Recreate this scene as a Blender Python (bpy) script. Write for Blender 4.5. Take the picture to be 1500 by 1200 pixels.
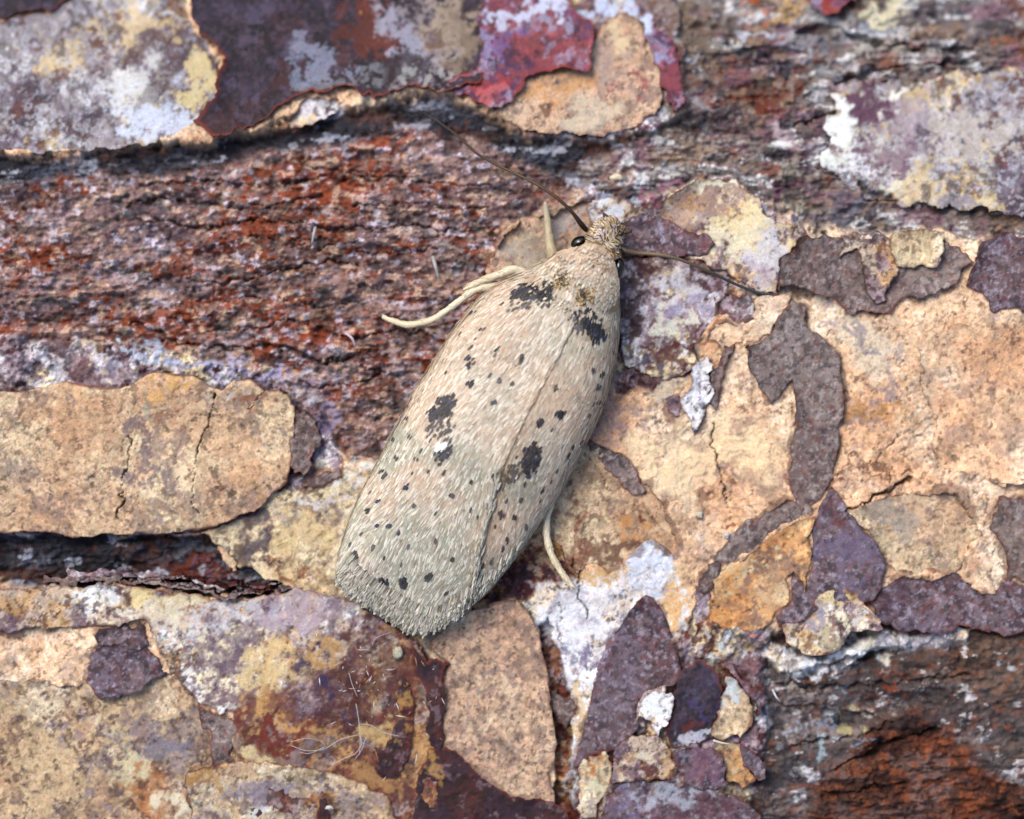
import bpy, math, random
import numpy as np
from mathutils import Vector

for o in list(bpy.data.objects):
    bpy.data.objects.remove(o)
scene = bpy.context.scene
COL = scene.collection

# ------------------------------------------------------------------ camera, sky, sun, exposure
D = 40.0                                    # camera height over the bark (1 unit = about 1.7 mm of bark)
cam_d = bpy.data.cameras.new('camera')
cam = bpy.data.objects.new('camera', cam_d)
COL.objects.link(cam)
cam.location = (0, 0, D)
cam.rotation_euler = (0, 0, 0)
cam_d.sensor_width = 36
cam_d.lens = 36 * D / 15.0
cam_d.clip_start = 0.5
cam_d.clip_end = 500
cam_d.dof.use_dof = True
cam_d.dof.focus_distance = D - 0.45
cam_d.dof.aperture_fstop = (cam_d.lens / 1000) / 1.5
scene.camera = cam

SUN_EL, SUN_AZ = 52, 318                    # soft light from the upper left of the frame
world = bpy.data.worlds.new('World')
scene.world = world
world.use_nodes = True
wn = world.node_tree
sky = wn.nodes.new('ShaderNodeTexSky')
sky.sky_type = 'NISHITA'
sky.sun_disc = False
sky.sun_elevation = math.radians(SUN_EL)
sky.sun_rotation = math.radians(SUN_AZ)
sky.dust_density = 4.0
sky.air_density = 1.0
sky.ozone_density = 0.6
bg = wn.nodes['Background']
wn.links.new(sky.outputs[0], bg.inputs[0])
bg.inputs[1].default_value = 0.115

sun_d = bpy.data.lights.new('sun', 'SUN')
sun_d.energy = 1.45
sun_d.angle = math.radians(30)
sun_d.color = (1.0, 0.94, 0.86)
sun = bpy.data.objects.new('sun', sun_d)
COL.objects.link(sun)
az = math.radians(SUN_AZ)
sdir = Vector((math.sin(az) * math.cos(math.radians(SUN_EL)), math.cos(az) * math.cos(math.radians(SUN_EL)), math.sin(math.radians(SUN_EL))))
sun.rotation_euler = sdir.to_track_quat('Z', 'Y').to_euler()
sun.location = sdir * 30

scene.render.engine = 'CYCLES'
scene.view_settings.view_transform = 'Standard'
scene.view_settings.look = 'None'
scene.view_settings.gamma = 1
scene.view_settings.exposure = 1.16
scene.view_settings.use_curve_mapping = False

# ------------------------------------------------------------------ numeric helpers
rng = np.random.default_rng(7)
random.seed(7)
F = np.float32
ALB = 0.62


def srgb(c, g=None):
    c = np.asarray(c, dtype=np.float64) / 255.0
    l = np.where(c <= 0.04045, c / 12.92, ((c + 0.055) / 1.055) ** 2.4)
    l = l ** 1.45
    lum = (l * [.3, .6, .1]).sum(-1, keepdims=True)
    return ((lum + (l - lum) * .98) * (ALB if g is None else g)).astype(F)


def _hash(ix, iy, seed):
    h = (ix.astype(np.uint32) * np.uint32(374761393) + iy.astype(np.uint32) * np.uint32(668265263)
         + np.uint32((seed * 2246822519) & 0xffffffff))
    h = (h ^ (h >> np.uint32(13))) * np.uint32(1274126177)
    h = h ^ (h >> np.uint32(16))
    h = h * np.uint32(2654435761)
    h = h ^ (h >> np.uint32(15))
    return (h & np.uint32(0xffffff)).astype(F) / F(0xffffff)


def vnoise(x, y, seed):
    fx = np.floor(x)
    fy = np.floor(y)
    tx = (x - fx).astype(F)
    ty = (y - fy).astype(F)
    ix = fx.astype(np.int64)
    iy = fy.astype(np.int64)
    tx = tx * tx * tx * (tx * (tx * 6 - 15) + 10)
    ty = ty * ty * ty * (ty * (ty * 6 - 15) + 10)
    a = _hash(ix, iy, seed)
    b = _hash(ix + 1, iy, seed)
    c = _hash(ix, iy + 1, seed)
    d = _hash(ix + 1, iy + 1, seed)
    return (a + (b - a) * tx) * (1 - ty) + (c + (d - c) * tx) * ty


def fbm(x, y, f, seed, octv=4, stretch=1.0, gain=0.55):
    """roughly unit-variance fractal noise; stretch > 1 draws it out along x"""
    ca, sa = math.cos(0.5 + seed), math.sin(0.5 + seed)
    X = x * (f / stretch)
    Y = y * f
    if stretch == 1.0:
        X, Y = X * ca - Y * sa, X * sa + Y * ca
    X = X + seed * 17.3
    Y = Y + seed * 31.7
    s = np.zeros_like(X, dtype=F)
    amp, tot = 1.0, 0.0
    for o in range(octv):
        s += amp * (vnoise(X, Y, seed * 7 + o) - 0.5)
        tot += amp * amp
        amp *= gain
        X = X * 2.03 + 5.1
        Y = Y * 2.03 + 1.7
    return s / F(0.205 * math.sqrt(tot))


def sstep(t):
    t = np.clip(t, 0, 1)
    return t * t * (3 - 2 * t)


_Q = {}


def quant(cov):
    """threshold a standard-normal field so that a fraction cov lies above"""
    lo, hi = -4.0, 4.0
    for _ in range(40):
        m = (lo + hi) / 2
        if 0.5 * math.erfc(m / math.sqrt(2)) > cov:
            lo = m
        else:
            hi = m
    return (lo + hi) / 2


def P(px, py):
    return ((px - 750) / 100.0, (600 - py) / 100.0)


def PP(pts):
    return np.array([P(*p) for p in pts], dtype=np.float64)


def sdf(x, y, poly):
    """signed distance, positive inside"""
    n = len(poly)
    d2 = np.full(x.shape, 1e9, dtype=F)
    ins = np.zeros(x.shape, dtype=bool)
    for i in range(n):
        ax, ay = poly[i]
        bx, by = poly[(i + 1) % n]
        ex, ey = bx - ax, by - ay
        L = ex * ex + ey * ey + 1e-12
        t = np.clip(((x - ax) * ex + (y - ay) * ey) / L, 0, 1)
        dx = x - ax - t * ex
        dy = y - ay - t * ey
        np.minimum(d2, dx * dx + dy * dy, out=d2)
        if ay != by:
            c = ((ay > y) != (by > y)) & (x < (bx - ax) * (y - ay) / (by - ay) + ax)
            ins ^= c
    d = np.sqrt(d2)
    return np.where(ins, d, -d)


def linedist(x, y, line):
    d2 = np.full(x.shape, 1e9, dtype=F)
    for i in range(len(line) - 1):
        ax, ay = line[i]
        bx, by = line[i + 1]
        ex, ey = bx - ax, by - ay
        L = ex * ex + ey * ey + 1e-12
        t = np.clip(((x - ax) * ex + (y - ay) * ey) / L, 0, 1)
        dx = x - ax - t * ex
        dy = y - ay - t * ey
        np.minimum(d2, dx * dx + dy * dy, out=d2)
    return np.sqrt(d2)


def catmull(pts, step=0.05, closed=True):
    pts = np.asarray(pts, dtype=np.float64)
    n = len(pts)
    out = []
    rngi = range(n) if closed else range(n - 1)
    for i in rngi:
        if closed:
            p0, p1, p2, p3 = pts[(i - 1) % n], pts[i], pts[(i + 1) % n], pts[(i + 2) % n]
        else:
            p0, p1, p2, p3 = pts[max(i - 1, 0)], pts[i], pts[i + 1], pts[min(i + 2, n - 1)]
        k = max(1, int(np.linalg.norm(p2 - p1) / step))
        for j in range(k):
            t = j / k
            out.append(0.5 * ((2 * p1) + (-p0 + p2) * t + (2 * p0 - 5 * p1 + 4 * p2 - p3) * t * t
                              + (-p0 + 3 * p1 - 3 * p2 + p3) * t ** 3))
    if not closed:
        out.append(pts[-1])
    return np.array(out)


def ragged(poly, amp=0.1, r=None, smooth=0.5):
    """trace outline -> broken, splintery bark outline"""
    r = r or np.random.default_rng(int(abs(poly[0][0] * 977 + poly[0][1] * 131)) + 3)
    base = np.asarray(poly)
    nb = len(base)
    cm = []
    sharp = []
    for i in range(nb):
        a, b, c = base[i - 1], base[i], base[(i + 1) % nb]
        u, w = b - a, c - b
        cs = (u @ w) / (np.linalg.norm(u) * np.linalg.norm(w) + 1e-9)
        sharp.append(cs < .62)
    for i in range(nb):
        j = (i + 1) % nb
        p1, p2 = base[i], base[j]
        p0 = p1 if sharp[i] else base[i - 1]
        p3 = p2 if sharp[j] else base[(j + 1) % nb]
        k = max(1, int(np.linalg.norm(p2 - p1) / .16))
        for q in range(k):
            t = q / k
            cm.append(0.5 * ((2 * p1) + (-p0 + p2) * t + (2 * p0 - 5 * p1 + 4 * p2 - p3) * t * t + (-p0 + 3 * p1 - 3 * p2 + p3) * t ** 3))
    cm = np.array(cm)
    cm = cm + (r.random((len(cm), 1)) < .3) * r.normal(0, amp * .28, cm.shape)
    out = []
    n = len(cm)

    def rec(a, b, out):
        L = np.linalg.norm(b - a)
        if L < 0.03:
            out.append(a)
            return
        nrm = np.array([-(b - a)[1], (b - a)[0]]) / (L + 1e-9)
        m = (a + b) / 2 + nrm * (r.normal() + .6 * np.sign(r.normal()) * (r.random() < .3)) * amp * L
        rec(a, m, out)
        rec(m, b, out)
    for i in range(n):
        rec(cm[i], cm[(i + 1) % n], out)
    return np.array(out)


def H0(x, y):
    """the broad round of the trunk"""
    z = -0.066 * np.maximum(y - 1.6, 0) ** 2 - 0.012 * np.maximum(-y - 3.0, 0) ** 2
    return z + 0.05 * fbm(x, y, 0.35, 91, 2)


# ------------------------------------------------------------------ pigment recipes (display sRGB)
# layer: (colour, cycles per unit, coverage, softness, grain, stretch, strength)
PAL = {
    'frost': ((168, 164, 172), [((222, 224, 230), 1.5, .36, .6, .5, 1, .9), ((120, 104, 122), 1.3, .34, .7, .6, 1, .85), ((214, 200, 166), 1.4, .22, .6, .5, 1, .8),
              ((92, 84, 98), 4.5, .20, .5, .6, 1, .7), ((126, 84, 74), 3.5, .08, .4, .6, 1, .7), ((200, 204, 214), 14, .16, .4, 0, 1, .5)]),
    'creamtan': ((216, 196, 160), [((234, 226, 204), 1.0, .42, .8, .3, 1, .85), ((204, 164, 128), 1.1, .26, .8, .3, 1, .7), ((158, 150, 162), 1.5, .26, .5, .9, 1, .75),
                 ((124, 100, 104), 4, .14, .4, .8, 1, .7), ((112, 84, 72), 11, .08, .35, 0, 1, .75), ((190, 164, 130), 22, .35, .8, 0, 1, .5)]),
    'peach': ((238, 211, 182), [((246, 233, 214), 0.9, .42, .9, .2, 1, .85), ((232, 188, 148), 1.1, .24, .8, .3, 1, .7), ((190, 172, 162), 2.4, .13, .5, .9, 1, .65), ((128, 104, 94), 13, .05, .3, 0, 1, .75), ((206, 178, 146), 22, .3, .8, 0, 1, .45)]),
    'tan': ((220, 195, 164), [((232, 218, 188), 1.3, .4, .8, .3, 1, .8), ((210, 170, 132), 1.2, .26, .8, .3, 1, .7), ((160, 142, 140), 1.8, .15, .5, .9, 1, .7), ((118, 98, 90), 11, .06, .35, 0, 1, .7), ((190, 162, 128), 22, .35, .8, 0, 1, .5)]),
    'tangrey': ((212, 186, 160), [((220, 200, 172), 1.2, .4, .8, .4, 1, .8), ((214, 174, 146), 2.0, .3, .7, .6, 1, .5), ((150, 134, 134), 10, .30, .6, .5, 1, .7), ((118, 92, 86), 17, .08, .3, 0, 1, .8), ((190, 160, 138), 24, .4, .7, 0, 1, .5)]),
    'cream': ((224, 210, 176), [((238, 232, 212), 1.4, .4, .7, .4, 1, .9), ((200, 166, 112), 1.7, .22, .7, .5, 1, .6),
                                ((160, 148, 154), 2.6, .22, .5, .9, 1, .7), ((120, 90, 80), 10, .08, .3, .2, 1, .7),
                                ((188, 168, 138), 22, .3, .7, 0, 1, .5)]),
    'white': ((232, 232, 236), [((206, 206, 218), 1.6, .35, .7, .5, 1, .8), ((232, 216, 184), 1.2, .25, .7, .3, 1, .7),
                                ((140, 140, 158), 7, .10, .35, .6, 1, .8), ((90, 84, 96), 14, .05, .3, 0, 1, .8),
                                ((244, 246, 250), 3.5, .3, .6, .3, 1, .7)]),
    'lilac': ((182, 168, 176), [((232, 234, 238), 1.3, .24, .6, .7, 1, .9), ((222, 220, 226), 2.0, .42, .5, .8, 1, .9), ((128, 92, 100), 2.4, .30, .5, .8, 1, .85),
                                ((232, 220, 190), 1.7, .18, .5, .7, 1, .85), ((116, 62, 58), 4.5, .09, .4, .6, 1, .8),
                                ((92, 80, 98), 9, .16, .4, .5, 1, .7)]),
    'creamlilac': ((206, 192, 178), [((236, 238, 240), 1.2, .26, .6, .7, 1, .9), ((232, 224, 200), 1.6, .42, .6, .7, 1, .9), ((160, 142, 158), 1.9, .36, .6, .9, 1, .85),
                                     ((128, 106, 122), 5, .22, .5, .7, 1, .75), ((208, 176, 124), 2.2, .15, .5, .6, 1, .7),
                                     ((110, 66, 60), 9, .07, .3, .3, 1, .75), ((84, 76, 92), 15, .08, .3, 0, 1, .7)]),
    'purple': ((68, 60, 78), [((88, 78, 100), 1.6, .4, .8, .6, 1, .8), ((96, 62, 62), 1.2, .28, .8, .6, 1, .7), ((112, 108, 134), 6, .14, .5, .7, 1, .5), ((48, 42, 56), 4, .28, .6, .5, 1, .7), ((110, 94, 108), 16, .2, .6, 0, 1, .5)]),
    'magenta': ((144, 98, 108), [((116, 84, 124), 1.4, .4, .7, .5, 1, .85), ((160, 90, 90), 1.5, .3, .7, .5, 1, .8),
                                 ((176, 170, 196), 3.4, .2, .5, .7, 1, .7), ((92, 66, 96), 6, .2, .6, .5, 1, .6),
                                 ((188, 124, 132), 14, .25, .6, 0, 1, .4)]),
    'greyflake': ((158, 146, 142), [((138, 118, 118), 1.0, .4, .8, .6, 1, .6), ((160, 150, 152), 3.0, .3, .6, .8, 1, .5), ((96, 88, 92), 13, .26, .5, .4, 1, .65), ((186, 178, 178), 18, .14, .4, 0, 1, .6), ((140, 94, 84), 12, .08, .4, .3, 1, .6)]),
    'purpleflake': ((144, 130, 136), [((136, 124, 142), 1.3, .4, .7, .8, 1, .7), ((122, 92, 94), 1.2, .3, .7, .6, 1, .6), ((82, 70, 80), 13, .28, .5, .4, 1, .7), ((182, 176, 190), 17, .14, .4, .3, 1, .6), ((140, 94, 92), 12, .10, .4, .3, 1, .6)]),
    'redbrown': ((118, 72, 66), [((146, 82, 68), 2.2, .35, .6, .7, 1, .8), ((200, 168, 122), 1.9, .26, .5, .8, 1, .85),
                                 ((90, 66, 88), 2.6, .24, .5, .7, 1, .8), ((186, 172, 172), 5, .16, .45, .6, 1, .75),
                                 ((72, 36, 34), 7, .22, .5, .4, 1, .7), ((170, 120, 92), 15, .2, .5, 0, 1, .5)]),
    'maroon': ((96, 60, 62), [((120, 66, 60), 2.0, .35, .7, .6, 1, .8), ((74, 56, 76), 2.2, .35, .6, .6, 1, .8),
                              ((150, 132, 140), 8, .12, .4, .5, 1, .6), ((60, 34, 36), 8, .2, .5, .3, 1, .7)]),
    'rustfibre': ((168, 146, 142), [((190, 176, 182), 3.4, .32, .6, .7, 2.2, .8), ((128, 106, 112), 2.6, .32, .6, .6, 2.6, .75), ((172, 102, 60), 1.3, .20, .5, .7, 2.0, .85), ((150, 86, 44), 3.4, .15, .4, .6, 1.8, .85), ((212, 190, 174), 9, .15, .4, .5, 1.5, .75), ((212, 208, 222), 12, .09, .3, .2, 1.4, .7), ((84, 64, 64), 7, .15, .4, .4, 2.6, .65), ((86, 104, 110), 7, .08, .4, .3, 2, .5)]),
    'darkgrey': ((76, 76, 86), [((112, 116, 130), 2.8, .35, .6, .7, 2.5, .85), ((52, 52, 66), 2.2, .35, .6, .6, 3, .85),
                                ((128, 92, 76), 2.4, .18, .5, .6, 2, .7), ((186, 190, 204), 6, .12, .4, .6, 2, .75),
                                ((40, 34, 40), 5, .2, .4, .4, 3, .7)]),
    'greyfibre': ((150, 140, 138), [((190, 188, 190), 2.4, .34, .6, .7, 2.6, .85), ((104, 98, 108), 2.2, .32, .6, .6, 3, .8), ((170, 148, 128), 1.9, .24, .6, .6, 2, .7), ((222, 224, 228), 5, .15, .4, .6, 2.2, .8), ((148, 98, 74), 3.4, .09, .4, .6, 2, .7), ((70, 66, 74), 6, .15, .4, .4, 3.0, .7), ((150, 118, 134), 4, .14, .5, .5, 2, .6)]),
    'brownfibre': ((118, 110, 110), [((158, 148, 148), 3.4, .26, .5, .8, 2.6, .8), ((98, 86, 88), 2.2, .32, .6, .6, 3, .75), ((138, 116, 100), 1.8, .24, .6, .5, 2.4, .7), ((212, 212, 216), 8, .08, .35, .6, 2, .8), ((70, 66, 70), 7, .15, .4, .4, 2.4, .65), ((150, 104, 82), 9, .10, .4, .3, 1.5, .6)]),
    'rustdeep': ((106, 76, 64), [((134, 82, 54), 1.6, .32, .6, .7, 1.7, .85), ((70, 40, 34), 2.4, .34, .5, .6, 2.2, .85),
                                 ((142, 120, 116), 2.4, .28, .5, .6, 1.4, .75), ((160, 106, 70), 9, .16, .4, .4, 1.3, .7),
                                 ((44, 28, 28), 6, .18, .4, .4, 2.4, .7)]),
    'orangetan': ((218, 182, 136), [((228, 194, 150), 1.5, .4, .7, .5, 1, .8), ((208, 158, 102), 1.9, .3, .6, .5, 1, .75),
                                    ((148, 130, 126), 2.6, .24, .5, .9, 1, .75), ((232, 216, 180), 2.2, .15, .5, .5, 1, .7),
                                    ((112, 84, 64), 11, .06, .3, 0, 1, .7)]),
}


def pigment(x, y, name, seed):
    base, layers = PAL[name]
    col = np.empty(x.shape + (3,), dtype=F)
    col[:] = srgb(base)
    gr = .75 * fbm(x, y, 20, seed * 3 + 1, 2) + .66 * fbm(x, y, 9, seed * 3 + 2, 3)
    for i, (c, f, cov, soft, grain, st, k) in enumerate(layers):
        if f < 3.3:
            soft, grain = soft * 2.0, max(grain, .8) * 1.25
        n = fbm(x, y, f, seed * 13 + i * 5 + 2, 4, st)
        if grain:
            n = (n + grain * 0.6 * gr) / math.sqrt(1 + (grain * 0.6) ** 2)
        m = sstep((n - quant(cov)) / soft + 0.5)[..., None] * k
        col = col * (1 - m) + srgb(c) * m
    d1 = sstep((fbm(x, y, 15, seed + 70, 2) - 1.05) / .5)
    d2 = sstep((fbm(x, y, 17, seed + 71, 2) - 1.15) / .5)
    lum = (1 + 0.09 * fbm(x, y, 7, seed + 77, 4)) * (1 - .36 * d1) * (1 + .22 * d2)
    col = col * np.clip(lum, .5, 1.4)[..., None]
    if name in ('peach', 'tan', 'cream', 'orangetan', 'creamtan', 'tangrey'):
        g = (col * np.array([.3, .6, .1], dtype=F)).sum(-1, keepdims=True)
        col = g + (col - g) * {'orangetan': .95, 'peach': .92, 'tan': .86}.get(name, .82)
    return col


# soft-edged stains and blooms that lie over everything: (cx, cy, rx, ry, degrees, colour, strength, graininess)
BLOTS = [
    # top left plate and the dark purple plate
    (225, 165, 60, 45, 0, (214, 222, 238), .9, .8), (200, 120, 40, 30, 0, (220, 222, 222), .7, .8), (250, 110, 35, 30, 0, (112, 92, 92), .6, .9),
    (215, 60, 45, 18, -20, (116, 88, 80), .75, .8), (245, 20, 30, 14, 10, (120, 84, 74), .7, .8), (205, 25, 35, 25, 0, (222, 206, 172), .7, .7),
    (300, 85, 15, 22, 0, (104, 80, 92), .9, .5), (295, 120, 26, 30, 0, (222, 210, 172), .8, .6),
    (362, 33, 13, 8, -10, (26, 26, 44), 1, .3), (400, 14, 9, 6, 0, (34, 34, 54), .9, .3), (448, 55, 6, 12, 15, (48, 36, 54), .7, .5),
    (465, 85, 42, 22, 25, (160, 164, 184), .75, .9), (445, 108, 26, 16, 0, (150, 160, 180), .7, .8), (500, 120, 60, 14, -5, (150, 152, 160), .7, .9),
    (545, 40, 40, 38, 0, (132, 74, 58), .85, .8), (515, 50, 26, 24, 0, (110, 66, 58), .7, .8), (522, 41, 4, 7, 0, (214, 172, 120), .9, .2),
    (625, 65, 55, 70, 0, (168, 160, 166), .8, .9), (660, 50, 40, 50, 0, (184, 170, 152), .65, .9), (590, 60, 26, 40, 0, (176, 178, 196), .7, .8),
    (585, 105, 34, 20, 0, (72, 58, 70), .85, .6), (640, 45, 14, 10, 0, (112, 80, 66), .7, .7), (680, 75, 22, 30, 0, (128, 112, 98), .6, .8),
    (630, 115, 34, 14, 0, (184, 186, 188), .7, .8),
    # magenta flake and the tan plate below it
    (790, 8, 70, 14, -4, (206, 212, 232), .95, .7), (745, 18, 24, 14, -20, (206, 208, 228), .9, .7), (715, 55, 16, 20, 0, (172, 174, 206), .7, .8),
    (740, 60, 26, 14, 0, (150, 130, 178), .6, .8), (815, 45, 14, 20, -30, (172, 170, 194), .8, .8), (815, 60, 11, 5, 0, (52, 52, 92), .95, .3),
    (720, 120, 50, 16, 0, (178, 88, 88), .85, .5), (735, 138, 28, 12, 30, (206, 132, 138), .7, .5), (670, 122, 18, 9, 0, (188, 150, 168), .8, .5),
    (845, 80, 26, 18, 0, (156, 88, 98), .7, .6), (790, 95, 26, 10, 0, (160, 90, 100), .7, .6),
    (788, 160, 12, 8, 0, (120, 82, 66), .8, .4), (820, 130, 50, 24, 0, (216, 176, 128), .6, .7), (905, 50, 24, 26, 0, (222, 208, 180), .8, .7),
    (890, 100, 30, 24, 0, (190, 176, 170), .7, .9), (935, 110, 20, 12, 0, (160, 92, 108), .85, .7), (870, 160, 30, 24, 0, (218, 212, 196), .6, .8),
    (890, 18, 55, 14, 0, (204, 214, 236), .9, .6), (938, 25, 22, 14, -35, (208, 220, 240), .95, .4), (968, 85, 16, 22, -35, (180, 180, 212), .8, .6),
    (982, 128, 14, 26, -15, (158, 92, 108), .9, .6), (975, 175, 20, 8, 20, (186, 190, 190), .8, .6),
    # grey fissured corner, top right
    (1105, 140, 50, 14, -5, (128, 66, 36), .95, .7), (1150, 107, 22, 9, 0, (136, 74, 52), .8, .7), (1135, 92, 34, 12, -5, (58, 58, 76), .9, .6),
    (1060, 62, 40, 16, 0, (76, 74, 84), .75, .7), (1112, 52, 32, 7, -8, (202, 208, 222), .9, .6), (1185, 62, 30, 6, -15, (186, 194, 206), .8, .6),
    (1075, 178, 20, 8, 0, (96, 68, 84), .8, .6), (1100, 10, 18, 10, 0, (190, 120, 66), .8, .6), (1160, 6, 26, 10, 0, (208, 182, 140), .8, .6),
    (1210, 24, 40, 12, -5, (206, 208, 210), .9, .6), (1215, 8, 34, 9, 5, (168, 84, 74), .95, .4), (1290, 18, 38, 22, 0, (226, 222, 200), .95, .6),
    (1280, 45, 36, 10, 0, (140, 148, 164), .8, .6), (1225, 85, 50, 16, 10, (164, 166, 172), .7, .8), (1290, 70, 40, 10, 0, (196, 196, 190), .7, .8),
    (1012, 55, 14, 8, 0, (216, 216, 224), .9, .5), (1010, 78, 20, 10, -30, (200, 204, 214), .9, .6), (1040, 145, 20, 14, 0, (176, 180, 186), .7, .8),
    (1000, 40, 60, 25, 20, (150, 136, 120), .7, .8), (1235, 180, 14, 40, 20, (228, 234, 236), 1, .5), (1225, 215, 34, 26, 0, (226, 232, 228), .95, .7),
    (1275, 165, 42, 30, 0, (126, 96, 112), .9, .8), (1310, 140, 16, 22, 0, (232, 232, 224), .95, .5), (1290, 215, 36, 18, 0, (214, 216, 210), .9, .8),
    (1272, 240, 20, 14, 0, (116, 74, 88), .85, .7), (1308, 248, 16, 14, 0, (128, 96, 130), .8, .7), (1305, 272, 26, 12, 0, (228, 226, 210), .9, .6),
    (1205, 185, 22, 10, 0, (122, 98, 110), .7, .7), (1180, 250, 30, 16, 30, (182, 176, 164), .7, .8), (1175, 300, 40, 20, 20, (196, 190, 172), .75, .9),
    (1160, 285, 30, 20, 0, (82, 74, 84), .8, .7), (1285, 305, 30, 14, 0, (158, 132, 104), .7, .7), (1240, 320, 40, 14, 0, (150, 152, 164), .7, .9),
    (1130, 300, 18, 22, 0, (124, 84, 110), .8, .7), (1255, 300, 30, 20, 0, (120, 118, 132), .6, .8),
    (790, 360, 50, 34, -20, (176, 166, 150), .7, .9), (770, 385, 40, 20, 0, (190, 184, 176), .7, .9), (830, 330, 30, 16, -20, (190, 186, 186), .7, .9),
    (1275, 168, 52, 34, -10, (126, 96, 116), 1, .6), (1300, 225, 40, 18, 0, (150, 124, 142), .8, .8), (1318, 145, 14, 26, 0, (232, 232, 226), .9, .5),
    (1232, 170, 16, 40, 15, (236, 240, 240), .95, .5), (1340, 180, 40, 30, 0, (190, 180, 190), .6, .9), (1420, 200, 50, 40, 0, (216, 212, 206), .6, .9),
    (890, 292, 40, 12, -10, (222, 228, 238), .95, .7), (1010, 318, 30, 16, 0, (206, 190, 182), .7, .9), (1120, 360, 34, 44, 0, (226, 226, 230), .8, .9), (1000, 420, 34, 20, 0, (222, 222, 228), .85, .8),
    (230, 900, 40, 20, 0, (232, 228, 216), .8, .9), (330, 905, 50, 20, 0, (222, 222, 226), .8, .9), (430, 900, 50, 24, 0, (206, 200, 210), .7, .9),
    # pale plate by the antenna
    (1045, 272, 50, 13, 0, (238, 236, 218), .95, .4), (1040, 300, 60, 16, 10, (184, 164, 156), .8, .8), (1095, 335, 34, 34, 0, (232, 222, 190), .85, .8),
    (1065, 355, 26, 26, 0, (230, 226, 206), .8, .8), (1115, 385, 30, 40, 0, (214, 214, 220), .7, .9), (1150, 335, 26, 16, 30, (228, 216, 180), .85, .7),
    (1105, 405, 26, 22, 0, (198, 190, 200), .7, .9), (905, 290, 40, 14, -15, (206, 214, 232), .85, .7), (960, 295, 26, 9, -25, (170, 128, 148), .8, .6),
    (985, 340, 4, 12, 0, (184, 178, 206), .8, .4), (985, 475, 18, 22, 10, (226, 226, 214), .95, .6), (1020, 440, 24, 26, 0, (184, 178, 200), .8, .9),
    (1000, 405, 40, 14, 10, (214, 212, 216), .75, .9), (945, 400, 26, 20, 0, (118, 66, 62), .85, .8), (985, 525, 40, 12, 8, (112, 52, 46), .9, .7),
    (925, 470, 16, 60, 0, (92, 62, 64), .85, .8), (1045, 485, 12, 16, 30, (196, 190, 186), .8, .6), (960, 545, 24, 8, 0, (92, 82, 106), .85, .6),
    (1015, 490, 6, 30, -20, (128, 62, 56), .8, .6), (980, 565, 30, 8, 0, (212, 204, 188), .8, .6),
    # peach ground on the right
    (1040, 660, 120, 45, -8, (246, 226, 194), .85, .3), (960, 690, 40, 40, 0, (238, 222, 196), .6, .5), (1095, 620, 20, 18, 0, (176, 146, 140), .6, .7),
    (1040, 735, 22, 16, 0, (132, 86, 76), .85, .8), (1015, 745, 30, 20, 0, (190, 164, 138), .7, .8), (1065, 705, 12, 12, 0, (150, 132, 134), .7, .8),
    (1110, 705, 34, 22, 20, (178, 156, 138), .6, .9), (1000, 640, 34, 12, 0, (176, 156, 144), .55, .9), (1250, 610, 26, 20, 10, (160, 140, 142), .75, .9),
    (1270, 510, 44, 40, 0, (226, 218, 202), .7, .8), (1265, 500, 16, 12, 0, (158, 152, 162), .7, .9), (1300, 575, 18, 14, 0, (158, 156, 172), .6, .9),
    (1290, 600, 34, 14, 0, (206, 166, 112), .7, .6), (1270, 690, 56, 4, -5, (132, 96, 82), .75, 1), (1300, 700, 40, 3, 0, (138, 100, 84), .7, 1),
    (1205, 470, 18, 12, 20, (166, 158, 178), .6, .9), (1310, 545, 12, 30, 0, (164, 154, 164), .5, .9), (900, 600, 26, 34, 0, (172, 160, 164), .6, .9),
    (905, 640, 34, 16, 0, (190, 168, 166), .6, .9), (1300, 750, 34, 26, 0, (176, 172, 166), .6, .9), (1225, 702, 10, 8, 0, (138, 72, 62), .8, .6),
    # tan plate under the hind leg, white plate, tail surroundings
    (930, 745, 14, 9, 0, (128, 72, 42), .9, .6), (885, 690, 26, 26, 0, (160, 140, 120), .6, .9), (900, 800, 60, 26, 10, (132, 94, 78), .85, .8),
    (845, 775, 10, 44, 5, (150, 98, 82), .6, .7), (925, 780, 30, 12, 0, (216, 172, 118), .7, .6), (866, 758, 8, 6, 0, (112, 80, 72), .7, .4),
    (955, 830, 44, 34, 0, (226, 232, 244), .9, .6), (870, 840, 20, 14, 0, (218, 190, 140), .8, .6), (900, 835, 34, 12, -10, (214, 186, 140), .7, .7),
    (775, 850, 26, 16, 0, (92, 76, 78), .85, .8), (760, 840, 14, 10, 0, (64, 44, 36), .9, .6), (745, 862, 24, 9, 10, (100, 92, 110), .85, .7),
    (800, 820, 22, 14, 0, (196, 180, 158), .7, .8), (845, 900, 50, 40, 0, (236, 238, 244), .8, .5), (840, 880, 24, 20, 0, (180, 174, 188), .6, .9),
    (980, 900, 16, 40, -20, (230, 198, 152), .9, .4), (1000, 840, 16, 30, -10, (226, 198, 156), .7, .5), (850, 1040, 14, 60, 15, (224, 204, 166), .85, .5),
    (815, 965, 9, 40, 0, (168, 128, 100), .7, .8), (842, 990, 10, 30, 0, (190, 184, 190), .6, .8),
    # left
    (240, 660, 20, 50, 10, (150, 132, 134), .55, 1), (200, 660, 20, 40, 0, (140, 122, 132), .75, 1), (235, 620, 26, 14, 0, (170, 132, 104), .7, .8),
    (215, 590, 24, 26, 0, (190, 182, 168), .75, .9), (275, 735, 50, 16, -12, (164, 146, 140), .6, .9), (235, 705, 14, 20, 10, (150, 136, 140), .7, .9),
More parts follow.
